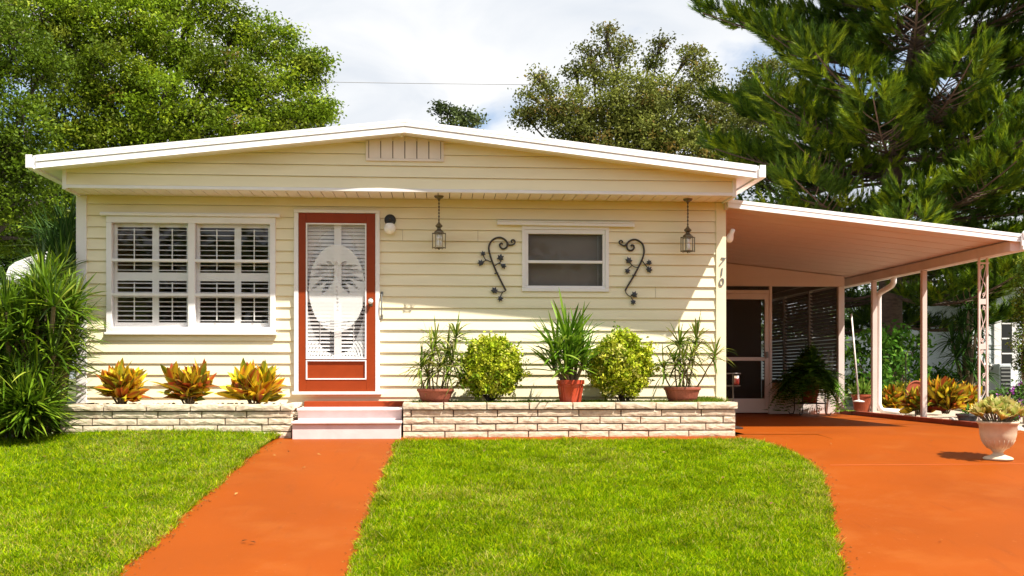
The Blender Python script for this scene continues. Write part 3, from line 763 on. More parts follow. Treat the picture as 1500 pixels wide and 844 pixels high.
# ---- wrought iron ivy scrolls
def scroll(pts_main, spirals, stems, leaves, label):
    yl = -0.03
    c = pts_main[len(pts_main)//2]; q = P(*c, yl)
    t = thing('iron_scroll', label, 'wall ornament', (q.x, yl, q.z), 'iron ivy scrolls either side of the small window')
    def W(p, dy=0): v = P(p[0], p[1], yl); return Vector((v.x, yl+dy, v.z))
    def smooth(pts, n=8):
        out = []
        for i in range(len(pts)-1):
            p0 = pts[max(i-1,0)]; p1 = pts[i]; p2 = pts[i+1]; p3 = pts[min(i+2,len(pts)-1)]
            for k in range(n):
                u = k/n
                out.append(tuple(0.5*((2*p1[j])+(-p0[j]+p2[j])*u+(2*p0[j]-5*p1[j]+4*p2[j]-p3[j])*u*u+(-p0[j]+3*p1[j]-3*p2[j]+p3[j])*u**3) for j in (0,1)))
        return out + [pts[-1]]
    w = MB(); w.tube([W(p) for p in smooth(pts_main)], .0105, 8)
    for s in spirals: 
        sp = smooth(s); w.tube([W(p) for p in sp], [.0105-.004*i/len(sp) for i in range(len(sp))], 8)
    w.build('bar', M['iron'], t, smooth=True)
    w = MB()
    for s in stems:
        w = MB(); w.tube([W(p, -.004) for p in smooth(s, 4)], .006, 6); w.build('stem', M['iron'], t, smooth=True)
    for (lx, ly, r, rot) in leaves:
        w = MB(); o = W((lx, ly)); r = r/126.0
        pts = [(o.x, yl-.022, o.z)]
        shape = [(90,1.15),(62,.62),(38,1.05),(8,.6),(-22,.98),(-60,.62),(-90,.75),(-120,.62),(202,.98),(172,.6),(142,1.05),(118,.62)]
        for a, rr in shape:
            a = math.radians(a+rot); pts.append((o.x+r*rr*math.cos(a), yl-.010+R.uniform(-.004,.004), o.z+r*rr*math.sin(a)))
        n = len(shape)
        back = [(x_, y_+.006, z_) for x_, y_, z_ in pts]
        fs = [(0, 1+i, 1+(i+1)%n) for i in range(n)] + [(n+1, n+2+(i+1)%n, n+2+i) for i in range(n)] + [(1+i, n+2+i, n+2+(i+1)%n, 1+(i+1)%n) for i in range(n)]
        w.add(pts+back, fs); w.build('leaf', M['leafiron'], t)
main = [(741,426),(736.5,417),(728,400),(722,386),(718,374),(716,363),(719,354.5),(725,349.5),(731.5,348),(738,350),(742.5,355),(743,360.5),(740,364),(736,364.5),(733,362),(732,358.5),(734.5,356.5),(736.5,358)]
sp1 = [(742.5,355),(745,358.5),(749,359),(753,357.5),(754.5,354),(752.5,351.5),(749.5,352),(749,354.5),(751,355)]
scroll(main, [sp1], [[(719.5,384),(714,381.5),(711,380),(707,373)],[(713,381),(707,384),(705,386)],[(724,390),(729,386.5),(733,384),(734,378)],[(731,386),(735,387.5),(738,389)],[(740,427),(733,428),(725,426.5)],[(737,427.5),(734,432),(733,437)],[(724,401),(730,400)]],
       [(707.5,372,4.2,10),(704.5,385.5,5.2,40),(733,378,5.6,-10),(737.5,389.5,4.6,200),(724,426,5.6,-25),(733,437.5,4.6,160)], 'dark iron scroll with ivy leaves on the wall left of the small window')
mir = lambda p: (p[0], p[1])
main2 = [(916,426),(919,420),(928,405),(936,390),(942,376),(943.5,366),(941,357.5),(935,352.5),(929,351),(922.5,353),(918.5,357.5),(918.5,363),(921,366.5),(925.5,366.8),(928.5,364),(928.5,360.5),(926,359),(924,360.5)]
sp2 = [(918.5,357.5),(914.5,360),(911,359),(907.5,356.5),(907.5,353.5),(910,352.3),(912,354),(911,356)]
scroll(main2, [sp2], [[(940.5,382),(945,388),(949,393)],[(945.5,387),(949,385.5),(951,383)],[(935,392),(929,391),(925,388),(922,383)],[(926,389),(921,393),(919,396)],[(916,426),(917.5,430),(922,434),(926,433)],[(924,435),(927,440)],[(926,403),(932,404)]],
       [(951,385,4.4,10),(950.5,395.5,5.2,-40),(921,382,5.6,20),(919,397,4.6,170),(929,432,5.4,-20),(927.5,442.5,4.4,180)], 'dark iron scroll with ivy leaves on the wall right of the small window')
# ================================================================== steps
sx0, sx1 = P(426, 617, -1.02).x, P(588.5, 617, -1.02).x
st = thing('front_steps', 'two pale pink painted steps with a rust red threshold below the front door', 'steps', ((sx0+sx1)/2, -0.6, 0))
w = MB(); w.box(sx0+.012, sx1-.012, -1.00, -.68, -.02, .148); w.box(sx0+.03, sx1-.012, -.70, -.30, -.02, .278)
w.build('riser', M['step'], st, bevel=.004)
for (yf, yb, z, x0, x1) in ((-1.025, -.7015, .175, sx0, sx1), (-.735, -.285, .305, sx0+.02, sx1-.005)):
    w = MB(); w.box(x0, x1, yf, yb, z-.0265, z); w.build('tread', M['step'], st, bevel=.007, seg=3)
w = MB(); w.box(sx0+.04, sx1-.004, -.284, -.02, .2, .366); w.build('threshold', M['doorred'], st, bevel=.006)

# ================================================================== stone planters
def stone(mb, x0, x1, z0, z1, yf, depth, rough=.003, axis='x'):
    nx = max(3, int((x1-x0)/.05)); nz = 3
    vs = []; idx = {}
    tilt = R.uniform(-.003, .003)
    for j in range(nz+1):
        for i in range(nx+1):
            u = x0+(x1-x0)*i/nx; v = z0+(z1-z0)*j/nz
            ed = (i in (0, nx)) or (j in (0, nz))
            d = (R.uniform(.6,1.6)*rough if ed else R.uniform(-rough, rough*.6)) + tilt*(2*i/nx-1)
            if 0 < i < nx: u += R.uniform(-.008, .008)
            if 0 < j < nz: v += R.uniform(-.006, .006)
            idx[i, j] = len(vs); vs.append((u, yf+d, v))
    nb = len(vs)
    for (u, v) in ((x0, z0), (x1, z0), (x1, z1), (x0, z1)): vs.append((u, yf+depth, v))
    fs = []
    for j in range(nz):
        for i in range(nx):
            a, b, c, d = idx[i,j], idx[i+1,j], idx[i+1,j+1], idx[i,j+1]
            fs += [(a,b,c),(a,c,d)] if R.random() < .5 else [(a,b,d),(b,c,d)]
    fs.append(tuple([nb, nb+1] + [idx[i,0] for i in range(nx,-1,-1)]))
    fs.append(tuple([idx[i,nz] for i in range(nx+1)] + [nb+2, nb+3]))
    fs.append(tuple([idx[0,j] for j in range(nz+1)] + [nb+3, nb]))
    fs.append(tuple([idx[nx,j] for j in range(nz,-1,-1)] + [nb+1, nb+2]))
    if axis != 'x':   # stones of an end return: swap the roles of x and y about (X0)
        s, X = axis
        vs = [(X - s*(p[1]-yf), p[0], p[2]) for p in vs]
        if s > 0: fs = [tuple(f) for f in fs]
        else: fs = [tuple(reversed(f)) for f in fs]
    mb.add(vs, fs)
def planter(x0, x1, zt, zb, phase, fill, label, rag=None):
    t = thing('stone_planter', label, 'planter', ((x0+x1)/2, -.5, 0))
    yf = -.88; n = 5; h = (zt-zb)/n
    w = MB(); cz = zb
    for k in range(n):
        z0 = zb + k*h + .009; z1 = zb + (k+1)*h - (.003 if k < n-1 else 0)
        cap = k == n-1
        L_ = .455
        x = x0 - (phase*L_ if k % 2 else 0) - R.choice((0, .12))
        e0, e1 = x0, x1
        if cap: e0 -= .012; e1 += .022
        while x < e1:
            ll = L_ + R.uniform(-.02, .02)
            a, b = max(x, e0), min(x+ll-.014, e1)
            if e1 - b < .09: b = e1
            if b - a > .04: stone(w, a, b, z0+R.uniform(-.001,.002), z1+R.uniform(-.002,.001), yf-(.022 if cap else 0)+R.uniform(-.004,.004), .12+(.02 if cap else 0))
            x = b + .010 if b == e1 else x + ll
        for s, X in ((-1, e0), (1, e1)):
            y = -.75
            while y < -.06:
                yb = min(y + .35, -.04)
                stone(w, y, yb-.008, z0, z1, 0.0, .1, .008, axis=(s, X - s*.002 if not cap else X))
                y = yb
    w.build('stone_wall', M['stone'], t)
    w = MB(); m_ = .022
    w.box(x0+m_, x1-m_, yf+m_, yf+.10, -.08, zt-.02); w.box(x0+m_, x0+.1, yf+.1005, -.03, -.08, zt-.02); w.box(x1-.1, x1-m_, yf+.1005, -.03, -.08, zt-.02)
    w.build('mortar', M['mortar'], t)
    n1 = 40; n2 = 10; vs = []; fs = []
    for j in range(n2+1):
        for i in range(n1+1):
            vs.append((x0+.06+(x1-x0-.12)*i/n1, -.84+.82*j/n2, zt-.035+R.uniform(-.012,.012)))
    for j in range(n2):
        for i in range(n1): a=j*(n1+1)+i; fs.append((a,a+1,a+n1+2,a+n1+1))
    w = MB(); w.add(vs, fs); w.build('soil', fill, t, smooth=True)
    return t
ZP = P(800, 590, -.9).z
pl0, pl1 = P(88, 610, -.88).x, sx0 - .02
pr0, pr1 = sx1 + .012, P(1077, 610, -.88).x
planter(pl0, pl1, ZP-.012, -.015, .5, M['gravel'], 'long split stone planter with gravel bed left of the front steps')
planter(pr0, pr1, ZP, -.02, .5, M['soil'], 'long split stone planter with green ground cover right of the front steps')
ZS = ZP - .03
# green ground cover in the right planter
n = 16000
x = rng.uniform(pr0+.08, pr1-.05, n); y = rng.uniform(-.80, -.06, n)
keep = (fbm(x, y, 2.4, 3) > .30)
bare = ((np.abs(x-P(651,585,-.6).x) < .16) | (np.abs(x-P(837,590,-.7).x) < .16)) & (y < -.55)
x, y = x[keep & ~bare], y[keep & ~bare]; n = len(x)
hh = .03 + .05*fbm(x, y, 5, 8) + .035*np.clip((x-(pr1-.5))/.4, 0, 1)
D = rdir(n); D[:,2] = np.abs(D[:,2])+.5
c = pal(n, [(.11,.19,.012),(.17,.23,.02),(.07,.13,.01),(.24,.24,.05)], [3,3,2,1])
V, Fq, C = blades(np.stack([x, y, np.full(n, ZS-.01)+hh*.2], 1), D, hh*1.3, rng.uniform(.004,.009,n), .3, seg=2, prof='blade', col=c, roll=1)
tag(npmesh('ground_cover', V, Fq, M['blade'], None, C), 'low green ground cover filling the stone planter', None, None, 'stuff')
# pale pebbles at pot feet and along the left bed
w = MB()
for i in range(230):
    if i < 60: cx = P(R.choice([651, 837, 838, 655]), 585, -.72).x + R.gauss(0,.07); cy = R.uniform(-.8,-.55)
    else: cx = R.uniform(pl0+.12, pl1-.1); cy = R.uniform(-.78,-.1)
    r = R.uniform(.010,.024); w.lathe((cx, cy, ZS-.005), [(r*.5,-r*.3),(r,r*.2),(r*.8,r*.8),(r*.25,r*1.1)], 6)
tag(w.build('pebbles', M['rock'], None), 'pale pebbles scattered over the two planter beds', None, None, 'stuff')

# ================================================================== carport
pA, pB = P(1065, 303.5, -.12), P(1492, 354, -.12)
cs = (pB.z-pA.z)/(pB.x-pA.x)
cx0, cx1 = XR + .03, pB.x
def zcp(x): return pA.z + cs*(x-pA.x)
cp = thing('carport', 'white metal carport roof with pinkish underside and slim posts over the orange driveway', 'carport', ((cx0+cx1)/2, 2, 0))
w = MB(); nr = 14; CY1 = 9.1
w.hexa([(cx0, -.10, zcp(cx0)+.02), (cx1, -.10, zcp(cx1)+.02), (cx1, CY1, zcp(cx1)+.02), (cx0, CY1, zcp(cx0)+.02), (cx0, -.10, zcp(cx0)+.075), (cx1, -.10, zcp(cx1)+.075), (cx1, CY1, zcp(cx1)+.075), (cx0, CY1, zcp(cx0)+.075)])
for i in range(1, 23):    # pan ribs hanging 6 mm below the deck, front to back ribs run along X
    y = -.1 + i*.4
    w.hexa([(cx0, y, zcp(cx0)+.016), (cx1-.02, y, zcp(cx1-.02)+.016), (cx1-.02, y+.05, zcp(cx1-.02)+.016), (cx0, y+.05, zcp(cx0)+.016), (cx0, y, zcp(cx0)+.0195), (cx1-.02, y, zcp(cx1-.02)+.0195), (cx1-.02, y+.05, zcp(cx1-.02)+.0195), (cx0, y+.05, zcp(cx0)+.0195)])
w.build('roof', M['carportroof'], cp)
w = MB()
def cb(yf, yb, lo, hi, xa=cx0-.02, xb=cx1+.02):
    w.hexa([(xa, yf, zcp(xa)+lo), (xb, yf, zcp(xb)+lo), (xb, yb, zcp(xb)+lo), (xa, yb, zcp(xa)+lo), (xa, yf, zcp(xa)+hi), (xb, yf, zcp(xb)+hi), (xb, yb, zcp(xb)+hi), (xa, yb, zcp(xa)+hi)])
cb(-.150, -.101, .050, .092); cb(-.142, -.1012, .044, .0495); cb(-.146, -.1012, -.004, .0435); cb(-.150, -.1465, -.008, .006)
w.build('front_fascia', M['roofwhite'], cp, bevel=.004)
w = MB(); w.box(cx0-.04, cx0-.002, -.1, CY1, zcp(cx0)-.02, zcp(cx0)+.10); w.build('wall_flashing', M['carport'], cp)
w = MB()
zg = zcp(cx1)
w.box(cx1-.09, cx1+.03, -.099, CY1, zg-.115, zg+.012)         # edge beam
w.build('edge_beam', M['carport'], cp, bevel=.006)
w = MB()
w.box(cx1+.031, cx1+.045, -.16, CY1, zg-.10, zg+.07); w.box(cx1+.046, cx1+.13, -.16, CY1, zg-.10, zg-.088); w.box(cx1+.131, cx1+.145, -.16, CY1, zg-.10, zg+.075); w.box(cx1+.046, cx1+.13, -.16, -.15, zg-.087, zg+.07)
w.build('gutter', M['roofwhite'], cp, bevel=.003)
w = MB(); pe = P(1493, 340, -.2); w.box(cx1+.0, cx1+.03, -.19, -.17, zg-.06, zg+.09); w.hexa([(cx1+.02,-.20,zg+.02),(cx1+.11,-.20,zg+.09),(cx1+.11,-.17,zg+.09),(cx1+.02,-.17,zg+.02),(cx1+.01,-.20,zg+.10),(cx1+.10,-.20,zg+.19),(cx1+.10,-.17,zg+.19),(cx1+.01,-.17,zg+.10)])
w.build('end_cap', M['roofwhite'], cp, bevel=.004)
XPO = cx1 - .035
zfl = .012
for px in (1353, 1280):
    q = PXX(px, 600, XPO); w = MB(); w.box(XPO-.035, XPO+.035, q.y-.035, q.y+.035, zfl, zg-.116)
    w.build('post', M['carport'], cp, bevel=.006)
    w = MB(); w.box(XPO-.06, XPO+.06, q.y-.06, q.y+.06, zfl-.004, zfl+.012); w.build('post_foot', M['carport'], cp, bevel=.003)
ql = PXX(1440, 600, XPO)
# ornamental post: two uprights with scrolls between
w = MB(); yl = ql.y; xa, xb = XPO-.052, XPO+.052
for X in (xa, xb): w.box(X-.013, X+.013, yl-.013, yl+.013, zfl, zg-.116)
w.box(xa-.02, xb+.02, yl-.02, yl+.02, zg-.19, zg-.17)
lp = w.build('lattice_post', M['carport'], cp, bevel=.003)
w = MB()
zpl = [P(1440, 428, yl).z, P(1440, 520, yl).z]
for z in (P(1440, 442, yl).z, 1.02, .16):
    w = MB(); w.box(xa+.0135, xb-.0165, yl-.009, yl+.009, z-.035, z+.035); w.build('post_plate', M['carport'], lp, bevel=.002)
w = MB()
def ess(z0, z1, fl):
    pts = []
    for i in range(25):
        t = i/24; z = z0+(z1-z0)*t
        a = 2*math.pi*t
        pts.append((XPO + fl*.034*math.sin(a)*(1.0), yl, z))
    w.tube(pts, .006, 6)
    for (zc_, s) in ((z0+.035, 1), (z1-.035, -1)):
        w.tube([(XPO+fl*s*(.012)+ (.030-.0022*k)*math.cos(k*.7)*.75, yl, zc_+(.030-.0022*k)*math.sin(k*.7)) for k in range(12)], .005, 5)
zt = P(1440, 442, yl).z
ess(zt+.05, zg-.20, 1); ess(1.06, zt-.05, -1); ess(.62, .985, 1); ess(.21, .58, -1)
w.tube([(xa+.01, yl, zt+.05), (xb-.01, yl, zg-.2)], .004, 5); w.tube([(xb-.01, yl, 1.08), (xa+.01, yl, zt-.06)], .004, 5)
w.build('scroll', M['carport'], lp)
# downspout
ya_ = PXX(1285, 500, XPO+.05).y
w = MB(); X = XPO + .09; yd = PXX(1287, 500, X).y
top = PXX(1309, 409, X+.05)
w.tube([(X+.05, top.y, zg-.09), (X+.05, top.y, zg-.17), (X+.035, top.y+.04, zg-.22), (X+.01, yd-.08, zg-.29), (X, yd-.02, zg-.32), (X, yd, zg-.38), (X, yd, .19), (X+.02, yd-.02, .12), (X+.06, yd-.03, .085), (X+.30, yd-.08, .07)], .045, 12)
w.build('downspout', M['pipe'], cp, smooth=True)

# ================================================================== screened porch at the back of the carport
YP = 4.72
pz = lambda px, py: P(px, py, YP)
xL = XR + .03; xR = pz(1236, 500).x
po = thing('screened_porch', 'screened porch with white knee wall and screen door at the back of the carport', 'porch', ((xL+xR)/2, YP, 0))
z_sill = pz(1180, 572).z; zh = pz(1150, 428).z; ztop = pz(1150, 418).z
dx0, dx1 = pz(1064, 500).x, pz(1127, 500).x
w = MB(); w.box(dx1, xR-.10, YP, YP+.07, .010, z_sill); w.box(dx1, xR-.10, YP-.02, YP+.09, z_sill+.001, z_sill+.03); w.build('knee_wall', M['porchwhite'], po, bevel=.003)
w = MB(); w.box(xL, xR, YP-.03, YP+.06, zcp(xR)-.16, zcp(xR)+.0); 
w.hexa([(xL, YP-.03, zcp(xR)+.001), (xR, YP-.03, zcp(xR)+.001), (xR, YP+.06, zcp(xR)+.001), (xL, YP+.06, zcp(xR)+.001), (xL, YP-.03, zcp(xL)+.005), (xR, YP-.03, zcp(xR)+.005), (xR, YP+.06, zcp(xR)+.005), (xL, YP+.06, zcp(xL)+.005)])
w.build('header', M['carport'], po)
w = MB(); w.box(dx1-.005, dx1+.04, YP-.02, YP+.07, .010, zcp(xR)-.161); w.build('mullion', M['porchwhite'], po, bevel=.003)
w = MB(); w.box(xR-.10, xR, YP-.03, YP+.07, .010, zcp(xR)-.161); w.build('corner_post', M['porchwhite'], po, bevel=.004)
w = MB(); w.box(xL, dx1-.006, YP-.015, YP+.06, zh-.03, zh+.03); w.build('transom', M['porchwhite'], po, bevel=.003)
w = MB(); w.quad((xL, YP+.03, zh+.031), (dx1-.006, YP+.03, zh+.031), (dx1-.006, YP+.03, zcp(xR)-.161), (xL, YP+.03, zcp(xR)-.161)); w.quad((dx1+.041, YP+.03, z_sill+.031), (xR-.101, YP+.03, z_sill+.031), (xR-.101, YP+.03, zcp(xR)-.161), (dx1+.041, YP+.03, zcp(xR)-.161))
w.build('insect_screen', M['screen'], po)
w = MB(); za, zb_ = .03, zh-.033; zk = pz(1100, 584).z; zm = pz(1100, 526).z; sw = .07
w.box(xL+.01, xL+.01+sw, YP-.01, YP+.03, za, zb_); w.box(dx1-.008-sw, dx1-.008, YP-.01, YP+.03, za, zb_); w.box(xL+.081, dx1-.079, YP-.01, YP+.03, zb_-.09, zb_); w.box(xL+.081, dx1-.079, YP-.008, YP+.028, zm-.03, zm+.03); w.box(xL+.081, dx1-.079, YP-.008, YP+.028, za, zk)
sd = w.build('screen_door', M['porchwhite'], po, bevel=.003)
w = MB(); w.quad((xL+.081, YP+.01, zk), (dx1-.079, YP+.01, zk), (dx1-.079, YP+.01, zm-.03), (xL+.081, YP+.01, zm-.03)); w.quad((xL+.081, YP+.01, zm+.03), (dx1-.079, YP+.01, zm+.03), (dx1-.079, YP+.01, zb_-.09), (xL+.081, YP+.01, zb_-.09)); w.build('door_screen', M['screen'], sd)
w = MB(); w.box(dx1-.07, dx1-.03, YP-.045, YP-.011, zm+.02, zm+.12); w.build('door_handle', M['metalgrey'], sd, bevel=.004)
# side wall of jalousie louvres
w = MB(); Y2 = 8.9; w.box(xR-.07, xR-.005, YP+.071, Y2, .010, .55); w.build('side_wall', M['porchwhite'], po)
ys = np.linspace(YP+.10, Y2, 4)
for a, b in zip(ys[:-1], ys[1:]):
    w = MB(); w.box(xR-.07, xR-.005, a-.03, a+.03, .551, zcp(xR)-.02); w.box(xR-.07, xR-.005, a+.0305, b-.0305, zcp(xR)-.12, zcp(xR)-.02)
    pn = w.build('jalousie_frame', M['porchwhite'], po)
    w = MB(); z = .60
    while z < zcp(xR)-.15:
        w.hexa([(xR-.012, a+.031, z-.022), (xR-.012, b-.031, z-.022), (xR-.008, b-.031, z-.020), (xR-.008, a+.031, z-.020), (xR-.062, a+.031, z+.022), (xR-.062, b-.031, z+.022), (xR-.058, b-.031, z+.024), (xR-.058, a+.031, z+.024)]); z += .062
    w.build('louvre', M['louvre'], pn)
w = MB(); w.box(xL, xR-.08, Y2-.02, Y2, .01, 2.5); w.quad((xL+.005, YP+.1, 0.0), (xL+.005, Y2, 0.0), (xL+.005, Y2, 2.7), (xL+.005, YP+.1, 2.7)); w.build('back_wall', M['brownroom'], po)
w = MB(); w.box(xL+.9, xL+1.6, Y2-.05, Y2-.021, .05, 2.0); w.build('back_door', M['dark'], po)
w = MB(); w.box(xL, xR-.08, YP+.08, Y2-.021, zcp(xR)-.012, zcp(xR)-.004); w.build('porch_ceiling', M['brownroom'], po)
# leaning white pole and box
a, b = PXX(1247, 460, xR+.06), PXX(1258, 586, xR+.10)
t = thing('awning_pole', 'white metal pole leaning beside the louvred porch wall', 'pole', tuple(b))
w = MB(); w.tube([a, b], .015, 8); w.build('shaft', M['pipe'], t, smooth=True); w = MB(); w.lathe(tuple(b - Vector((0,0,.03))), [(.09,0),(.09,.012),(.02,.03)], 16); w.build('foot', M['pipe'], t)
p = P(1137, 572, YP-.0)
t = thing('cardboard_box', 'small tan box on the porch sill next to the screen door', 'box', (p.x, YP+.02, z_sill+.031))
w = MB(); w.box(p.x-.09, p.x+.09, YP-.015, YP+.028, z_sill+.031, z_sill+.105); b_ = w.build('carton', M['card'], t, bevel=.004); w = MB(); w.box(p.x-.095, p.x+.095, YP-.019, YP+.029, z_sill+.1055, z_sill+.125); w.build('lid', M['card'], t, bevel=.003)
# flood light on the house side wall
p = PXX(1069, 347, XR+.10)
t = thing('flood_light', 'white floodlight bulb on the house side wall beneath the carport roof', 'flood light', (XR+.016, p.y, p.z))
w = MB(); w.tube([(XR+.016, p.y, p.z-.03), (XR+.05, p.y, p.z-.045), (XR+.09, p.y, p.z-.03)], .02, 8); w.build('bracket', M['redkerb'], t, smooth=True)
w = MB(); ax = Vector((.25, -.5, .85)).normalized(); c0 = Vector((XR+.095, p.y, p.z-.02))
w.tube([c0-ax*.05, c0-ax*.03, c0+ax*.0, c0+ax*.03, c0+ax*.07, c0+ax*.12, c0+ax*.125], [.02, .045, .05, .042, .027, .025, .01], 14); w.build('bulb', M['globe'], t, smooth=True)
# small stand with red candle jar at the house corner
p = P(1074, 560, .35); zt_ = P(1074, 547.5, .35).z
t = thing('candle_stand', 'slim black stand with a red candle jar at the right corner of the house', 'candle stand', (p.x, .35, .012))
w = MB(); w.lathe((p.x, .35, .012), [(.12,0),(.12,.012),(.03,.03)], 18); w.tube([(p.x, .35, .03), (p.x, .35, zt_)], .010, 8); w.lathe((p.x, .35, zt_-.004), [(.09,0),(.093,.008),(.09,.012)], 20); w.lathe((p.x, .35, P(1074,566,.35).z), [(.085,0),(.088,.012)], 20)
w.build('stand', M['iron'], t)
for dx in (.03,):
    w = MB(); z = P(1074,566,.35).z + .013; w.lathe((p.x+dx, .31, z), [(.030,0),(.034,.03),(.034,.07),(.030,.085)], 14); w.build('candle_jar', M['candle'], t, smooth=True)
w = MB(); w.lathe((p.x+.03, .31, z+.0855), [(.028,0),(.028,.03)], 12); w.build('wax', M['globe'], t)

# ================================================================== driveway edge and bed
w = MB()
for i in range(12): 
    ya, yb = -.3 + i*.75, -.3+(i+1)*.75-.006
    w.box(XE+.001, XE+.085, ya, yb, -.05, .075)
kb = w.build('driveway_kerb', M['redkerb'], None, bevel=.008); tag(kb, kind='structure')
w = MB(); n1, n2 = 12, 30; vs=[]; fs=[]
for j in range(n2+1):
    for i in range(n1+1): vs.append((XE+.086+2.6*i/n1, -.4+9*j/n2, .0+R.uniform(-.01,.012)))
for j in range(n2):
    for i in range(n1): a=j*(n1+1)+i; fs.append((a,a+1,a+n1+2,a+n1+1))
w.add(vs, fs); tag(w.build('bed_soil', M['gravel'], None, smooth=True), kind='structure')
w = MB()
for i in range(260):
    r = R.uniform(.02,.055); cx = XE+.1+abs(R.gauss(0,.22)); cy = R.uniform(-.2,4.6)
    w.lathe((cx, cy, 0), [(r*.6,-r*.2),(r,r*.2),(r*.8,r*.6),(r*.3,r*.8)], 7)
tag(w.build('white_stones', mat('white_stone', (.62,.60,.56), .8, var=.15, vscale=30), None), 'loose white stones along the kerb of the side bed', None, None, 'stuff')
# ================================================================== plants
def rosette(c, n, L, Wd, el=(10, 85), droop=.3, cols=None, tips=None, seg=4, prof='strap', fold=.15, spread=.02, axis=None, wts=None, jl=.18, mid=None, roll=.25):
    az = rng.uniform(0, 2*np.pi, n); e = np.radians(el[0] + (el[1]-el[0])*rng.random(n))
    D = np.stack([np.cos(az)*np.cos(e), np.sin(az)*np.cos(e), np.sin(e)], 1)
    if axis is not None: D = nrm(D + np.array(axis)*.8)
    B = np.array(c) + D*spread*rng.random((n,1)) + rng.normal(0, spread*.3, (n,3))
    Ln = L*(1+rng.normal(0, jl, n)).clip(.5,1.4)
    c1 = pal(n, cols, wts); c2 = None if tips is None else pal(n, tips)
    m_ = None if mid is None else pal(n, mid)
    return blades(B, D, Ln, Wd*rng.uniform(.8,1.15,n), droop*rng.uniform(.4,1.5,n)*np.cos(e), seg, prof, c1, c2, fold, roll, m_)

# crotons
CY = [(.80,.52,.010),(.66,.56,.02),(.62,.27,.012),(.28,.06,.012),(.20,.22,.015),(.40,.10,.02),(.11,.14,.012)]
def croton(px, base, ytop, wpx, Y, label, cols, wts, group):
    b = P(px, base, Y); top = P(px, ytop, Y); h = top.z-b.z; wd = wpx/126.*(Y+12)/12
    t = thing('croton_plant', label, 'plant', tuple(b), group)
    parts = []; w = MB()
    for k in range(11):
        a = k*2.4; r = wd*.25*math.sqrt(R.random())+ (0 if k == 0 else wd*.06)
        tip = (b.x+r*math.cos(a), b.y+r*math.sin(a)*.8, b.z+h*R.uniform(.22,.58))
        w.tube([(b.x+r*.3*math.cos(a), b.y+r*.3*math.sin(a), b.z-.03), tip], [.012,.008], 6)
        for q in range(2):
            cc = (tip[0], tip[1], tip[2]-q*h*.22)
            parts.append(rosette(cc, 13, h*.58, .092, (10 if q else 38, 58 if q else 86), .22, [c_ for c_ in cols], [c_ for c_, w_ in zip(cols, wts) for _ in range(int(w_*2+.5))]+[(.85,.60,.01),(.80,.55,.01)], 5, 'leaf', .14, .02, wts=wts, mid=[(.78,.60,.03),(.16,.22,.015),(.34,.05,.015)], roll=.6, jl=.26))
    w.build('stem', M['cane'], t)
    V, Fq, C = join(parts); npmesh('foliage', V, Fq, M['gloss'], t, C, True)
G_ = 'crotons in the left planter'
croton(178, 588, 538, 80, -.45, 'orange and dark red croton near the left end of the stone planter', CY, [3,2.5,3.5,1.5,1.5,1.5,1.5], G_)
croton(277, 588, 541, 76, -.45, 'dark red and olive croton in the middle of the left planter', CY, [1.2,1,1.8,3,2.5,3,2.5], G_)
croton(373, 589, 534, 84, -.45, 'bright yellow croton in the planter nearest the front steps', CY, [5,3,1.5,1.5,1.5,1,1.5], G_)

def pot(w, c, r0, r1, h, lip=.012, n=28):
    w.lathe(c, [(r0,0),(r0+(r1-r0)*.5,h*.5),(r1-.004,h-.05*h/.2*.6),(r1+lip,h-.028),(r1+lip,h),(r1-.008,h),(r1-.012,h-.03)], n)
def soil_disc(c, r, z, parent):
    w = MB(); w.lathe((c[0], c[1], z-.02), [(r,0),(r,.012),(r*.4,.02)], 18); w.build('potting_soil', M['soil'], parent)
DR = [(.15,.23,.02),(.09,.16,.015),(.24,.30,.04),(.32,.31,.07),(.17,.17,.05)]
def dracaena(px0, px1, ptop, pbot, Y, canes, label, L=.26):
    pa, pb = P(px0, ptop, Y), P(px1, ptop, Y); c = ((pa.x+pb.x)/2, Y, ZS); r = (pb.x-pa.x)/2; h = pa.z - ZS
    t = thing('potted_dracaena', label, 'potted plant', c, 'dracaenas in shallow bowls')
    w = MB(); w.lathe(c, [(r*.62,0),(r*.80,h*.35),(r*.93,h*.8),(r,h*.86),(r,h),(r-.02,h),(r-.03,h-.03)], 28); w.build('bowl', M['terra2'], t, smooth=False, bevel=.002)
    soil_disc(c, r-.028, ZS+h-.012, t)
    w = MB()
    for i in range(40): 
        a = R.uniform(0,6.28); q = r*.85*math.sqrt(R.random()); rr = R.uniform(.008,.014); w.lathe((c[0]+q*math.cos(a), c[1]+q*math.sin(a), ZS+h-.016), [(rr,0),(rr,rr*.7),(rr*.3,rr*1.2)], 6)
    tag(w.build('gravel_dressing', M['rock'], t), kind='stuff')
    parts = []; w = MB()
    for (tx, ty, bxo, dy, n) in canes:
        tip = P(tx, ty, Y+dy); b = Vector((c[0]+bxo*r, Y+dy*.4, ZS+h-.02))
        m1 = b.lerp(tip, .5) + Vector(((bxo-.0)*.03, 0, 0)) + Vector((R.uniform(-.03,.03), 0, .03))
        w = MB(); w.tube([b, b.lerp(m1, .5)+Vector((R.uniform(-.012,.012),0,0)), m1, m1.lerp(tip, .5)+Vector((R.uniform(-.012,.012),0,0)), tip], [.010,.009,.008,.007,.006], 6); w.build('cane', M['cane'], t, smooth=True)
        ax = (tip - m1).normalized()
        for q in range(3):
            cc = tip - ax*.035*q
            parts.append(rosette(tuple(cc), n, L*(1-.06*q), .019, (-15+10*(2-q), 85-15*q), .55, DR, None, 5, 'strap', .12, .012, wts=[3,3,2,1,1]))
    V, Fq, C = join(parts); npmesh('foliage', V, Fq, M['leaf'], t, C, True)
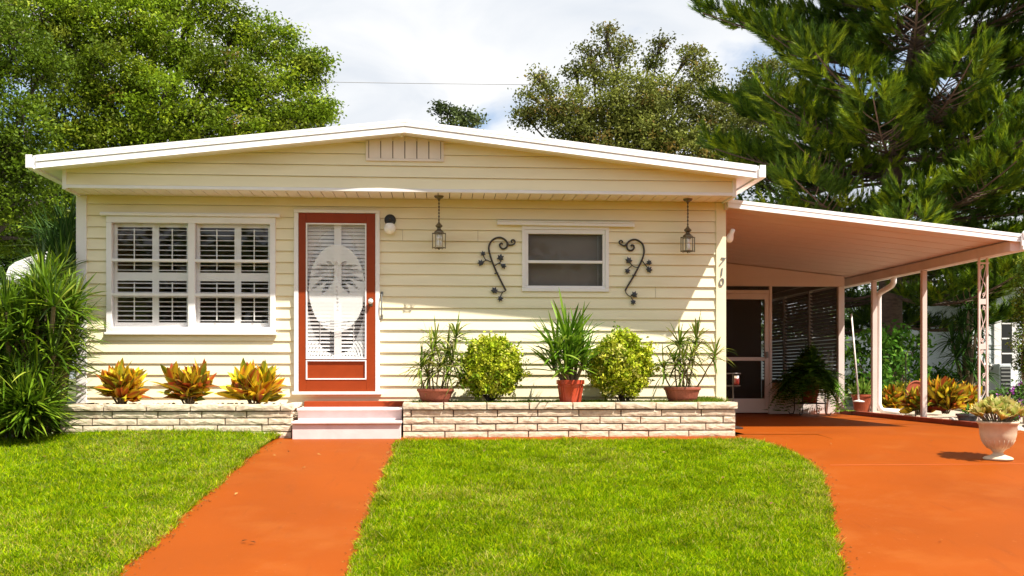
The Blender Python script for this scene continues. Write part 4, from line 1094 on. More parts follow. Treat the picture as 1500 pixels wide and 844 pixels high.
dracaena(610.5, 665, 569.5, 583, -.55, [(638,497,-.1,.03,16),(669,492,.5,.08,20),(632,512,-.3,-.05,12),(655,515,.3,-.04,18),(618,536,-.6,-.06,16),(646,536,.1,-.1,14),(664,528,.6,.02,14),(626,548,-.4,.08,12),(676,552,.8,0,8),(657,545,.35,.1,12)], 'bushy dracaena in a brown bowl at the left end of the planter by the steps')
dracaena(972.5, 1026, 567, 581.5, -.55, [(995,502,-.1,.02,20),(1021,497,.35,.05,20),(1014,520,.2,-.06,14),(988,530,-.3,-.05,16),(972,540,-.6,0,12),(1048,520,.8,.1,16),(1003,545,.1,.08,12),(1000,526,-.05,-.1,12)], 'dracaena in a brown bowl at the right end of the planter with one leaning cane')

# yucca in the red pot
YC = -.62; pa, pb = P(815, 556, YC), P(856, 556, YC); c = ((pa.x+pb.x)/2, YC, ZS-.005); h = pa.z-ZS
t = thing('potted_yucca', 'tall spiky yucca in a ribbed red pot below the small window', 'potted plant', c)
w = MB(); r1 = (pb.x-pa.x)/2; n = 40; prof = [(r1*.68,0),(r1*.74,h*.3),(r1*.84,h*.72),(r1*.90,h-.05),(r1,h-.045),(r1,h),(r1-.012,h),(r1-.016,h-.03)]
w.lathe(c, prof, n)
for k in range(n):   # ribs on the pot wall
    if k % 5 == 0:
        a = 2*math.pi*k/n; w.tube([(c[0]+r1*.69*math.cos(a), c[1]+r1*.69*math.sin(a), c[2]+.004), (c[0]+r1*.89*math.cos(a), c[1]+r1*.89*math.sin(a), c[2]+h-.055)], .007, 6)
w.build('pot', M['redpot'], t, smooth=False, bevel=.002)
soil_disc(c, r1-.016, c[2]+h-.01, t)
YG = [(.12,.24,.014),(.18,.31,.02),(.075,.17,.012),(.27,.38,.05)]
w = MB(); parts = []
for (tx, ty, dy, n, L) in ((832,500,0,56,.44),(815,515,-.05,48,.40),(848,510,.03,48,.42),(838,530,-.07,40,.38),(810,535,.06,36,.36),(854,533,-.03,36,.36),(828,540,-.12,30,.32)):
    tip = P(tx, ty, YC+dy); b = (c[0]+(tip.x-c[0])*.4, YC+dy*.5, c[2]+h-.02)
    w = MB(); w.tube([b, tuple(tip)], [.022,.018], 7); w.build('stem', M['cane'], t)
    for q in range(2): parts.append(rosette((tip.x, tip.y, tip.z-q*.06), n//2, L, .030, (-5+32*(1-q), 89-20*q), .28, YG, None, 6, 'strap', .10, .02, wts=[3,3,2,1]))
V, Fq, C = join(parts); npmesh('foliage', V, Fq, M['gloss'], t, C, True)

# clipped variegated bushes
def ball_bush(px, py, rx, ry, Y, label, lean):
    c = P(px, py, Y); s = (Y+12)/F*1.0; ax, az = rx*s, ry*s
    t = thing('ball_bush', label, 'bush', (c.x, Y, ZS), 'clipped yellow green bushes in the right planter')
    n = 1500; u = rdir(n); u[:,2] = np.where(u[:,2] < -.9, -u[:,2], u[:,2])
    lump = 1 + .17*np.sin(u[:,0]*9+lean)*np.cos(u[:,2]*8+lean*2) + .07*rng.normal(size=n)
    rad = (.55 + .45*rng.random(n)**.5)*lump
    tw = np.array(c) + u*rad[:,None]*np.array([ax*.97, min(ax*.85, .34), az*.98])
    tw[:,1] = np.minimum(tw[:,1], -.05)
    k = 18; Pn = np.repeat(tw, k, 0) + rng.normal(0, .026, (n*k,3)); Pn[:,1] = np.minimum(Pn[:,1], -.028)
    st_ = rng.random(n) < .03; Pn += np.repeat(np.where(st_, .09, 0)[:,None]*u, k, 0); Pn[:,1] = np.minimum(Pn[:,1], -.028)
    tcol = pal(n, [(.42,.49,.022),(.54,.56,.05),(.30,.40,.016),(.64,.62,.16),(.17,.27,.012)], [3,3,3,1.5,1.5], .1)
    col = np.repeat(tcol, k, 0)*(1+rng.normal(0,.15,(n*k,1))).clip(.6,1.5)
    V, Fq, C = leafquads(Pn, rng.uniform(.028,.056,n*k), col, .6, .5)
    npmesh('foliage', V, Fq, M['leaf'], t, C)
    w = MB()
    for i in range(14):
        e = tw[R.randrange(n)]; b = (c.x+R.uniform(-.05,.05)+lean*.02, Y+R.uniform(-.04,.04), ZS-.02)
        m_ = (b[0]*.6+e[0]*.4+R.uniform(-.02,.02), b[1]*.6+e[1]*.4, b[2]+(e[2]-b[2])*.4)
        w.tube([b, m_, tuple(e)], [.012,.008,.003], 5)
    w.build('branch', M['bark'], t)
ball_bush(720, 540, 41, 42, -.46, 'round yellow green bush between the left bowl and the red pot', 0.5)
ball_bush(909, 537, 44, 44, -.46, 'round yellow green bush right of the red potted yucca', 1.7)

# ---- fern on its stand
YF = 4.15; b = P(1186, 607, YF); zt_ = P(1186, 583, YF).z
t = thing('plant_stand', 'black wrought iron plant stand under the fern by the porch wall', 'plant stand', (b.x, YF, .01))
w = MB()
for k in range(4):
    a = math.pi/4+k*math.pi/2; rx = .26; X, Y_ = b.x+rx*math.cos(a), YF+rx*math.sin(a)
    pts = [(X+.10*math.cos(a), Y_+.10*math.sin(a), .06), (X+.08*math.cos(a), Y_+.08*math.sin(a), .022), (X+.02*math.cos(a), Y_+.02*math.sin(a), .03), (X, Y_, .09), (X, Y_, zt_+.22)]
    lw_ = MB(); lw_.tube(pts, .009, 6); lw_.build('leg', M['iron'], t, smooth=True)
for z in (.20, zt_+.16):
    ring = [(b.x+.26*math.cos(a), YF+.26*math.sin(a), z) for a in np.linspace(0, 2*math.pi, 25)]; w.tube(ring, .008, 6, cap=False)
w.tube([(b.x-.26, YF, .20), (b.x+.26, YF, .20)], .007, 6); w.tube([(b.x, YF-.26, .20), (b.x, YF+.26, .20)], .007, 6)
w.build('ring', M['iron'], t)
t = thing('potted_fern', 'big drooping green fern on the iron plant stand', 'potted plant', (b.x, YF, .215))
w = MB(); w.lathe((b.x, YF, .212), [(.10,0),(.14,.14),(.165,.27),(.17,.29),(.155,.29),(.15,.27)], 24); w.build('pot', M['terra2'], t, smooth=True); soil_disc((b.x, YF), .15, .49, t)
parts = []; FG = [(.06,.15,.012),(.10,.21,.018),(.04,.10,.01),(.15,.26,.03)]
for i in range(520):
    az = R.uniform(0, 6.283); e = math.radians(R.uniform(12, 88)); L = R.uniform(.45,.80)
    d = np.array([math.cos(az)*math.cos(e), math.sin(az)*math.cos(e), math.sin(e)]); dr = R.uniform(.6,1.25)*(.2+math.cos(e))
    tt = np.linspace(.12, 1, 26)
    ctr = np.array([b.x, YF, .60]) + d*(L*tt)[:,None]; ctr[:,2] -= dr*L*tt**2
    ctr[:,2] = np.maximum(ctr[:,2], .10)
    side = nrm(np.cross(d, [0,0,1.0])); pl = .095*np.sin(np.pi*np.clip(tt*.9+.08,0,1))
    B = np.concatenate([ctr, ctr]); D = np.concatenate([side+d*.3+[0,0,-.15]]*26).reshape(26,3); D2 = np.concatenate([-side+d*.3+[0,0,-.15]]*26).reshape(26,3)
    c_ = pal(1, FG, [3,3,2,1]); parts.append(blades(B, np.concatenate([D, D2]), np.concatenate([pl, pl])*1.2, .030, .25, 1, 'leaf' if False else 'blade', np.repeat(c_, 52, 0)*(1+rng.normal(0,.12,(52,1))), roll=.3))
V, Fq, C = join(parts); npmesh('foliage', V, Fq, M['leaf'], t, C)

# ---- urn with succulents
b = gp(1462, 674); s = (b.y+12)/F
def uz(py): return P(1462, py, b.y).z - b.z
t = thing('garden_urn', 'cream pedestal urn planted with pale succulents on the driveway', 'urn', tuple(b))
r = 29.5*s; zr = uz(617)
w = MB(); w.lathe(tuple(b), [(21*s,.004),(21.5*s,.018),(19*s,.030),(12*s,.045),(8*s,.058),(7*s,.072),(9*s,.088),(10*s,.092),(10*s,.098),(15*s,.115),(20*s,.150),(24*s,.195),(26*s,.245),(27*s,zr-.035),(29*s,zr-.026),(29.8*s,zr-.010),(29.5*s,zr),(27*s,zr),(26*s,zr-.03)], 44)
for k in range(22):
    a = 2*math.pi*k/22; w.tube([(b.x+15.2*s*math.cos(a), b.y+15.2*s*math.sin(a), b.z+.115), (b.x+20.1*s*math.cos(a), b.y+20.1*s*math.sin(a), b.z+.15), (b.x+24*s*math.cos(a), b.y+24*s*math.sin(a), b.z+.195)], .003, 5)
w.build('urn', M['urn'], t, smooth=True)
w = MB(); w.lathe((b.x, b.y, b.z+zr-.03), [(26*s,0),(26*s,.006),(5*s,.014)], 20); w.build('potting_soil', M['soil'], t)
parts = []
SU = [(.45,.52,.10),(.58,.58,.17),(.36,.45,.09),(.55,.42,.05),(.32,.40,.06)]
for i in range(30):
    a = i*2.4; q = 34*s*math.sqrt((i+.5)/30); hgt = zr + .02 + .11*(1-(q/(36*s))**2) + R.uniform(-.02,.025)
    ax = (math.cos(a)*q/(34*s)*.7, math.sin(a)*q/(34*s)*.7, .5)
    parts.append(rosette((b.x+q*math.cos(a), b.y+q*math.sin(a), b.z+hgt), 16, .100, .044, (5, 80), .05, SU, [(.72,.66,.32),(.66,.52,.22),(.52,.56,.16)], 4, 'spoon', .18, .012, axis=ax, wts=[3,2,3,1,1.5]))
V, Fq, C = join(parts); npmesh('succulents', V, Fq, M['gloss'], t, C, True)
w = MB()
for i in range(30):
    a = i*2.4; q = 34*s*math.sqrt((i+.5)/30); w.tube([(b.x+q*.5*math.cos(a), b.y+q*.5*math.sin(a), b.z+zr-.03), (b.x+q*math.cos(a), b.y+q*math.sin(a), b.z+zr+.03+.09*(1-(q/(36*s))**2))], .006, 5)
w.build('stem', M['cane'], t)

# ---- big clump of strap leaves at the left corner
b = gp(70, 634); 
t = thing('strap_leaf_clump', 'huge clump of arching strap leaves at the left corner of the house', 'plant', tuple(b))
SG = [(.075,.145,.006),(.125,.215,.010),(.042,.085,.006),(.22,.31,.018),(.34,.40,.05)]
parts = []; w = MB()
heads = []
for i in range(160):
    px = R.uniform(-45, 108); py = R.uniform(400, 622)
    if (px > 90 and py < 440) or (px > 62 and py > 570) or (px < 55 and py < 450): continue
    heads.append((px, py, R.uniform(-1.35, -.05) if px < 92 else R.uniform(-.9,-.3)))
heads += [(92,400,-.2),(70,430,-.5),(104,455,-.55),(100,500,-.6),(60,410,-.4),(70,560,-1.0),(55,575,-1.2),(30,560,-1.2),(78,520,-1.2),(40,500,-1.2),(96,530,-.75)]
heads += [(R.uniform(0,62), R.uniform(585,622), R.uniform(-1.45,-1.1)) for i in range(34)]
for (px, py, dy) in heads:
    c = P(px, py, dy); gb = (b.x+(c.x-b.x)*.55, min(-.1, b.y*.3+dy*.7), gzf(c.x, dy)-.02)
    w.tube([gb, ((gb[0]+c.x)/2, (gb[1]+c.y)/2, (gb[2]+c.z)*.55), tuple(c)], [.035,.028,.02], 6)
    parts.append(rosette(tuple(c), 40, .41, .024, (-15, 86), .26, SG, None, 6, 'strap', .10, .03, wts=[3,3,2.5,1.2,.5]))
w.build('stem', M['cane'], t)
V, Fq, C = join(parts)
npmesh('foliage', V, Fq, M['gloss'], t, C, True)
# fan palm-like yucca rising behind it
b2 = P(92, 560, .7); t = thing('spiky_palm', 'dark spiky palm rising behind the strap leaf clump by the left wall', 'palm', (b2.x-.05, .7, 0))
w = MB(); parts = []
for (px, py, dy, n) in ((85,388,.6,80),(104,372,.75,70),(62,405,.8,60),(98,345,1.0,60),(76,362,1.1,60),(110,395,.5,50)):
    c = P(px, py, dy); w.tube([(b2.x-.05, .7, -.02), (c.x*.6+b2.x*.4, dy, c.z*.5), tuple(c)], [.06,.05,.04], 8)
    parts.append(rosette(tuple(c), n, .62, .026, (-20, 88), .18, [(.035,.085,.014),(.055,.115,.02),(.025,.06,.012),(.11,.14,.04)], None, 4, 'blade', .1, .03, wts=[3,3,2,.6]))
w.build('trunk', M['cane'], t); V, Fq, C = join(parts); npmesh('foliage', V, Fq, M['leaf'], t, C, True)
# edging stones at its foot
for i, (px, py, rx, lab) in enumerate(((75,640,12,'pale rounded stone nearest the planter corner'),(50,643,11,'pale flat stone second from the planter corner at the foot of the clump'),(27,645,12,'grey flat stone at the left end of the stone row under the clump'))):
    g = gp(px, py); w = MB(); w.ball((0,0,0), 1, 7)
    vs = [(g.x+v[0]*rx/130*(1+.12*math.sin(5*v[1]+i)), g.y+v[1]*.09, g.z+.03+v[2]*.05*(1+.15*math.sin(4*v[0]+i))) for v in w.v]
    q = MB(); q.add(vs, w.f); o = q.build('edging_stone', M['rock'], None, smooth=True); tag(o, lab, 'stone', 'stones edging the strap leaf clump')

# ---- side bed plants
def leafy(name, label, cat, base, clumps, leaf, cols, wts=None, k=22, dens=55, group=None, stemmat='cane', flowers=None, mat_='leaf', asp=.5, up=.5, sig=.4):
    """shrub: stems from base to clump centres (x,y,z,r)"""
    t = thing(name, label, cat, base, group); w = MB(); parts = []
    for (x, y, z, r) in clumps:
        w.tube([base, ((base[0]*.5+x*.5)+R.uniform(-.05,.05), base[1]*.5+y*.5, base[2]*.45+z*.55), (x, y, z)], [.016,.011,.005], 5)
        n = max(6, int(dens*r*r/.04)); u = rdir(n); rad = r*(.45+.55*rng.random(n)**.6)
        tw = np.array([x, y, z]) + u*rad[:,None]
        Pn = np.repeat(tw, k, 0) + rng.normal(0, leaf*sig*2, (n*k,3))
        Pn[:,2] = np.maximum(Pn[:,2], .03)
        col = np.repeat(pal(n, cols, wts), k, 0)*(1+rng.normal(0,.15,(n*k,1))).clip(.6,1.5)
        parts.append(leafquads(Pn, leaf*rng.uniform(.7,1.25,n*k), col, up, asp))
    w.build('stem', M[stemmat], t)
    V, Fq, C = join(parts); npmesh('foliage', V, Fq, M[mat_], t, C)
    return t
def cl(lst, Y, s=None):
    out = []
    for (px, py, r, dy) in lst:
        p = P(px, py, Y+dy); out.append((p.x, p.y, p.z, r*(Y+dy+12)/F))
    return out
GS = [(.055,.15,.012),(.09,.21,.018),(.035,.10,.010),(.14,.27,.03)]
leafy('green_shrub', 'bright green broad leaved shrub behind the downspout', 'shrub', tuple(P(1300,575,6.2).xy)+(0,), cl([(1250,520,22,0),(1262,555,22,.2),(1285,495,20,-.1),(1300,530,26,0),(1320,500,20,.2),(1335,540,22,.3),(1285,560,22,-.3),(1345,500,16,.4),(1240,560,16,.3)], 6.2), .11, GS, [3,3,2,1.5], k=12, dens=16)
G_ = 'crotons in the side bed'
OC = [(.46,.11,.012),(.62,.28,.015),(.24,.035,.012),(.12,.08,.015),(.34,.32,.02),(.07,.11,.012)]
for (px, base, top, wd, Y, lab, wt) in ((1384,603,560,54,2.6,'orange croton in the side bed right of the plain carport posts',[3,2.5,2,1.5,1,2.5]), (1414,601,566,44,3.2,'yellow orange croton behind the lattice post in the side bed',[2,2.5,1,1,2,3]), (1347,604,572,40,2.9,'dark red croton in the side bed beside the middle post',[1.5,.7,3,3,.5,3]), (1304,603,570,34,4.2,'yellow green croton next to the downspout',[1,3,.5,1,3,2]), (1364,596,560,42,4.2,'olive and rust croton behind the middle post',[2,1,1.5,2,2,3]), (1327,593,564,40,5.0,'greenish croton at the back of the side bed',[.7,1,.5,2,2,4])):
    croton(px, base, top, wd, Y, lab, OC, wt, G_)
# terracotta pot
Y = 4.6; pa, pb = P(1248,578,Y), P(1277,578,Y); c = ((pa.x+pb.x)/2, Y, .0); h = pa.z
t = thing('terracotta_pot', 'terracotta pot with light green plant beside the first carport post', 'potted plant', c)
w = MB(); pot(w, c, (pb.x-pa.x)*.34, (pb.x-pa.x)*.48, h); w.build('pot', M['terra'], t, bevel=.002); soil_disc(c, (pb.x-pa.x)*.45, h-.02, t)
V, Fq, C = join([rosette((c[0]+R.uniform(-.1,.1), Y+R.uniform(-.1,.1), h), 26, .22, .03, (10,85), .4, [(.16,.28,.03),(.10,.20,.02),(.26,.33,.06)], None, 4, 'leaf', .1, .02) for k in range(6)]); npmesh('foliage', V, Fq, M['leaf'], t, C, True)
# terracotta disc plate and shepherd hook
p = P(1342,573,3.6); t = thing('terracotta_plate', 'round terracotta plate standing among the crotons', 'plate', (p.x, 3.6, p.z))
w = MB(); q = MB(); q.lathe((0,0,0), [(.02,0),(.16,0),(.165,.02),(.15,.025),(.14,.012),(.02,.010)], 28); w.add([(p.x+v[0], 3.6-v[2], p.z+v[1]) for v in q.v], q.f); w.build('plate', M['terra'], t); w = MB(); w.tube([(p.x,3.62,p.z-.1),(p.x,3.62,-.03)], .012, 6); w.build('stake', M['iron'], t)
p = P(1327,520,3.4); t = thing('shepherd_hook', 'thin black garden hook pole in the side bed', 'garden hook', (p.x, 3.4, 0))
w = MB(); w.tube([(p.x,3.4,-.03),(p.x,3.4,p.z)] + [(p.x+.05-.05*math.cos(a), 3.4, p.z+.05*math.sin(a)) for a in np.linspace(.3,3.6,8)], .008, 6); w.build('pole', M['iron'], t, smooth=True)
p = P(1417,612,.9); Yq=.9; t = thing('grey_pot', 'low dark grey pot on the kerb behind the urn', 'pot', (p.x, Yq, .0)); w = MB(); pot(w, (p.x, Yq, .0), .09, .13, .16); w.build('pot', M['potgrey'], t, bevel=.002); soil_disc((p.x,Yq), .115, .15, t)
w = MB(); V, Fq, C = rosette((p.x, Yq, .15), 16, .12, .03, (10,80), .3, GS, None, 3, 'leaf', .1); npmesh('foliage', V, Fq, M['leaf'], t, C, True)
# purple flowers
base = tuple(P(1478,612,.5).xy)+(0,)
fl = cl([(1458,590,14,0),(1474,580,16,.1),(1490,585,16,0),(1502,575,18,.1),(1484,600,14,-.1),(1466,605,10,0),(1515,590,18,0)], .5)
t = leafy('purple_flower_bush', 'green bush with purple flowers behind the urn at the kerb', 'flowering bush', base, fl, .05, [(.06,.14,.02),(.09,.19,.03),(.04,.10,.02)], None, k=18, dens=40)
parts = []
for i in range(90):
    x, y, z, r = R.choice(fl); u = rdir(1)[0]*r*1.05; u[1] = -abs(u[1]); parts.append(leafquads(np.array([x,y,z])+u+rng.normal(0,.016,(9,3)), .03, pal(9, [(.34,.06,.36),(.44,.12,.46),(.24,.04,.30),(.55,.25,.52)]), .2, .8))
V, Fq, C = join(parts); npmesh('flowers', V, Fq, M['leaf'], t, C)
# dark bushy yucca behind the lattice post
base = tuple(P(1418,585,7.0).xy)+(0,)
t = thing('dark_yucca', 'dark green spiky yucca between lattice post and white shed', 'plant', base); parts = []; w = MB()
for (px,py,dy) in ((1418,455,0),(1408,480,.2),(1430,480,-.2),(1415,510,0),(1436,515,.2),(1402,525,0),(1425,545,-.2),(1410,560,.1),(1440,550,.1),(1425,430,.2),(1395,500,.2)):
    c = P(px,py,7.0+dy); w.tube([base, tuple(c)], [.04,.025], 6); parts.append(rosette(tuple(c), 60, .42, .03, (-30,88), .4, [(.035,.085,.014),(.06,.13,.02),(.025,.06,.01)], None, 4, 'strap', .1, .03))
w.build('trunk', M['cane'], t); V, Fq, C = join(parts); npmesh('foliage', V, Fq, M['leaf'], t, C, True)
leafy('low_shrub', 'low dark shrub in front of the white shed wall', 'shrub', tuple(P(1375,570,7.5).xy)+(0,), cl([(1362,560,14,0),(1378,550,14,0),(1392,562,14,.2),(1350,555,12,.3),(1375,570,14,-.2)], 7.5), .08, GS, [2,1,3,.5], k=14, dens=25)
leafy('conifer_hedge', 'tall green gold conifer at the right edge beyond the carport', 'conifer', tuple(P(1500,600,1.3).xy)+(0,), cl([(1503,385,12,0),(1500,410,15,0),(1502,440,17,0),(1503,470,19,.1),(1502,500,20,0),(1510,530,22,0),(1525,480,26,.2),(1525,430,24,.2),(1520,560,26,.1),(1524,390,18,.2)], 1.3), .045, [(.10,.17,.014),(.17,.23,.02),(.06,.11,.012),(.26,.29,.035)], [3,3,2,1], k=26, dens=70, up=.9, asp=.35)

# ================================================================== neighbours
def nb_house(name, label, px0, px1, ytop, Y, depth, m, roofh=.12, extra=None):
    a, b = P(px0, ytop, Y), P(px1, ytop, Y)
    t = thing(name, label, 'house', ((a.x+b.x)/2, Y, 0))
    w = MB(); siding(w, (a.x, Y, 0), (1,0,0), (0,-1,0), b.x-a.x, 0, a.z, step=.22, lip=.012); w.box(a.x, b.x, Y+.02, Y+depth, 0, a.z); w.build('wall', m, t)
    w = MB(); w.box(a.x-.25, b.x+.25, Y-.3, Y+depth+.3, a.z, a.z+roofh); w.hexa([(a.x-.25,Y-.3,a.z+roofh+.001),(b.x+.25,Y-.3,a.z+roofh+.001),(b.x+.25,Y+depth+.3,a.z+roofh+.001),(a.x-.25,Y+depth+.3,a.z+roofh+.001),(a.x+.5,Y+depth*.5,a.z+roofh+.07),(b.x-.5,Y+depth*.5,a.z+roofh+.07),(b.x-.5,Y+depth*.5+.2,a.z+roofh+.07),(a.x+.5,Y+depth*.5+.2,a.z+roofh+.07)]); w.build('roof', M['nbroof'], t, bevel=.01)
    return t, a, b
t, a, b = nb_house('neighbour_house', 'pale white neighbouring house with a glazed door beyond the lattice post', 1416, 1640, 424, 10.5, 6, M['nbwhite'])
Y = 10.5; q = lambda px, py: P(px, py, Y-.04)
w = MB(); d0, d1 = q(1456,444), q(1490,575); w.box(d0.x, d1.x, Y-.05, Y-.0125, max(.05,d1.z), d0.z); dd = w.build('door', M['white'], t, bevel=.006)
w = MB(); g0, g1 = q(1467,452), q(1482,540); w.box(g0.x, g1.x, Y-.056, Y-.0505, g1.z, g0.z); w.build('pane', M['black'], dd)
for k in range(1,4): 
    w = MB(); z = g1.z+(g0.z-g1.z)*k/4; w.box(g0.x, g1.x, Y-.062, Y-.0565, z-.015, z+.015); w.build('glazing_bar', M['white'], dd)
w = MB(); l0 = q(1462,462); w.box(l0.x-.34, l0.x-.2, Y-.12, Y-.0125, l0.z-.16, l0.z+.12); w.build('wall_lantern', M['metalgrey'], t, bevel=.02)
nb_house('white_shed', 'long low white shed seen through the carport posts', 1352, 1412, 492, 13, 4, M['nbwhite'])
nb_house('white_shed', 'low white shed far behind the louvred porch wall', 1180, 1320, 500, 21, 5, M['nbwhite'])
p0, p1 = P(1464,533,9.3), P(1482,571,9.3)
t = thing('air_conditioner', 'grey air conditioning unit beside the neighbouring house', 'air conditioner', ((p0.x+p1.x)/2, 9.3, 0))
w = MB(); w.box(p0.x, p1.x, 9.3, 9.75, .02, p0.z); w.build('casing', M['nbwhite'], t, bevel=.02)
for k in range(9):
    w = MB(); z = .12+(p0.z-.22)*k/8; w.box(p0.x+.03, p1.x-.03, 9.285, 9.299, z-.018, z+.018); w.build('grille_bar', M['metalgrey'], t)
w = MB(); w.box(p0.x+.025, p1.x-.025, 9.292, 9.2985, .08, p0.z-.06); w.build('grille_back', M['black'], t)
p = P(1447,555,9.6); t = thing('hose_reel', 'pale garden hose coiled on a rack next to the air conditioner', 'garden hose', (p.x, 9.6, 0))
w = MB(); 
for k in range(5): w.tube([(p.x+.22*math.cos(a)*(1+.04*k), 9.6+.03*k, p.z+.30*math.sin(a)*(1+.04*k)) for a in np.linspace(0, 2*math.pi, 25)], .02, 6, cap=False)
w.build('hose', M['pipe'], t, smooth=True); w = MB(); w.box(p.x-.03, p.x+.03, 9.76, 9.8, 0, p.z+.3); w.box(p.x-.1, p.x+.1, 9.56, 9.8, p.z+.2, p.z+.25); w.build('rack', M['metalgrey'], t)
# left neighbour: low roof and a white curved awning
t, a, b = nb_house('neighbour_house', 'neighbouring house with flat white roof edge at the left of the picture', -260, 2, 446, 5.5, 1.4, M['nbwhite'], .10)
aw = thing('curved_awning', 'white curved metal awning behind the strap leaf clump', 'awning', tuple(P(50,400,5.2)))
w = MB(); prof = [(10,414),(9,404),(13,394),(22,387),(40,380),(70,371),(100,362)]
for i in range(len(prof)-1):
    p, q_ = P(*prof[i],4.6), P(*prof[i+1],4.6)
    w.hexa([(p.x,4.6,p.z),(q_.x,4.6,q_.z),(q_.x,5.45,q_.z+.0),(p.x,5.45,p.z),(p.x,4.6,p.z+.03),(q_.x,4.6,q_.z+.03),(q_.x,5.45,q_.z+.03),(p.x,5.45,p.z+.03)])
p, e = P(10,414,4.6), P(100,362,4.6)
pts = [P(*a_,4.6) for a_ in prof]
w.add([(v.x,4.6,v.z) for v in pts]+[(P(100,386,4.6).x,4.6,P(100,386,4.6).z)], [tuple(range(len(pts)+1))])
w.build('canopy', M['roofwhite'], aw)
w = MB(); q_ = P(48,380,4.7); w.tube([(q_.x, 4.7, 0), (q_.x, 4.7, q_.z)], .03, 8); w.build('post', M['roofwhite'], aw)
# ================================================================== trees
def tree(name, label, base, clumps, leaf, cols, wts, r0, twig=60, k=30, sig=.17, group=None, fork=.35, cat='tree', mat_='leaf', flat=.8, tint=None, asp=.55):
    t = thing(name, label, cat, base, group); w = MB(); parts = []
    base = Vector(base); cen = Vector((sum(c[0] for c in clumps)/len(clumps), sum(c[1] for c in clumps)/len(clumps), sum(c[2] for c in clumps)/len(clumps)))
    zf = base.z + (min(c[2] for c in clumps)-base.z)*.75 + .6; fork_p = Vector((base.x*.7+cen.x*.3, base.y*.7+cen.y*.3, max(1.6, zf)))
    w.tube([base-Vector((0,0,.1)), base.lerp(fork_p,.1), base.lerp(fork_p,.5)+Vector((r0*.4,0,0)), fork_p], [r0*1.5,r0*1.1,r0*.95,r0*.85], 10)
    for (x, y, z, r) in clumps:
        e = Vector((x, y, z)); d = (e-fork_p).length
        m1 = fork_p.lerp(e,.35)+Vector((R.uniform(-.2,.2),R.uniform(-.2,.2),.10*d)); m2 = fork_p.lerp(e,.7)+Vector((R.uniform(-.25,.25),R.uniform(-.25,.25),.06*d))
        w.tube([fork_p-Vector((0,0,.1)), m1, m2, e, e+Vector((R.uniform(-.3,.3),R.uniform(-.3,.3),r*.5))], [r0*.36,r0*.25,r0*.15,r0*.09,r0*.03], 6)
        for q in range(5):
            u = Vector(rdir(1)[0]); p2 = e + u*r*.8; w.tube([m2.lerp(e,.4), e.lerp(p2,.5)+Vector((0,0,.08)), p2], [r0*.09,r0*.06,r0*.02], 4)
        n = max(8, int(twig*r*r)); u = rdir(n); rad = r*(.35+.65*rng.random(n)**.55)*(1+.22*np.sin(u[:,0]*6+x*3)*np.sin(u[:,2]*5+z*2))
        tw = np.array([x,y,z]) + u*rad[:,None]*np.array([1,1,flat])
        kk = k; Pn = np.repeat(tw, kk, 0) + rng.normal(0, sig, (n*kk,3))*np.array([1.1,1.1,.6])
        tc = pal(n, cols, wts, .10)*R.uniform(.62,1.35)
        mean = tc.mean(0); tc = tc*.6 + mean*.4
        col = np.repeat(tc, kk, 0)*(1+rng.normal(0,.08,(n*kk,1))).clip(.6,1.5)
        parts.append(leafquads(Pn, leaf*rng.uniform(.65,1.3,n*kk), col, .75, asp))
    w.build('trunk', M['bark'], t, smooth=True)
    V, Fq, C = join(parts); npmesh('crown', V, Fq, M[mat_], t, C)
    return t
OAK = [(.10,.175,.005),(.155,.235,.007),(.05,.095,.005),(.25,.315,.012),(.13,.145,.022),(.30,.34,.03),(.25,.14,.04)]
tree('oak_tree', 'broad green oak rising behind the left half of the house', (-7.0, 12, 0),
     cl([(440,108,36,0),(458,95,24,0),(455,160,36,-.5),(425,180,36,-.8),(470,165,20,.3),(392,62,44,.6),(390,140,50,-.5),(345,40,36,1),(330,110,55,-.6),(300,185,50,-1.0),(250,60,60,.3),(235,150,60,-1.0),(365,195,45,-.8),(280,10,50,.8),(180,30,60,.2),(165,120,65,-.8),(180,200,52,-1.2),(110,70,60,.2),(105,160,60,-.8),(215,-40,60,1),(130,-40,65,.6),(310,-45,55,1.4),(120,215,42,-1),(60,20,60,0),(240,215,40,-1.0)], 12), .086, OAK, [3,3,2.5,1.8,1,1,.15], .28, twig=150, k=52, sig=.135)
tree('oak_tree', 'darker oak at the left edge beside the house corner', (-9.2, 8.5, 0),
     cl([(20,70,52,0),(-25,130,60,0),(35,180,50,-.3),(5,235,50,-.3),(58,250,36,-.5),(-40,210,60,0),(-30,20,60,.4),(22,300,40,-.4),(-30,300,50,0),(80,300,26,.8),(60,355,30,1.2),(15,350,34,1.0),(60,100,40,.5),(100,270,24,.8)], 8.5), .08, [(.085,.15,.006),(.13,.20,.008),(.05,.09,.006),(.19,.25,.014),(.11,.11,.03)], [3,2.5,3,1.3,.6], .24, twig=150, k=40, sig=.115)
tree('oak_tree', 'shaded oak far behind the left corner of the house', (-10.5, 20, 0), cl([(60,330,40,0),(100,360,40,.5),(20,390,40,0),(110,300,30,1),(-20,350,50,.6),(40,270,40,1),(75,250,45,0),(5,320,50,0),(115,340,40,0),(70,400,40,.5)], 20), .13, [(.03,.06,.008),(.045,.08,.010),(.06,.10,.012)], None, .25, twig=110, k=26, sig=.25)
OLV = [(.12,.145,.022),(.165,.185,.03),(.07,.09,.018),(.24,.24,.055),(.28,.16,.04),(.20,.24,.035)]
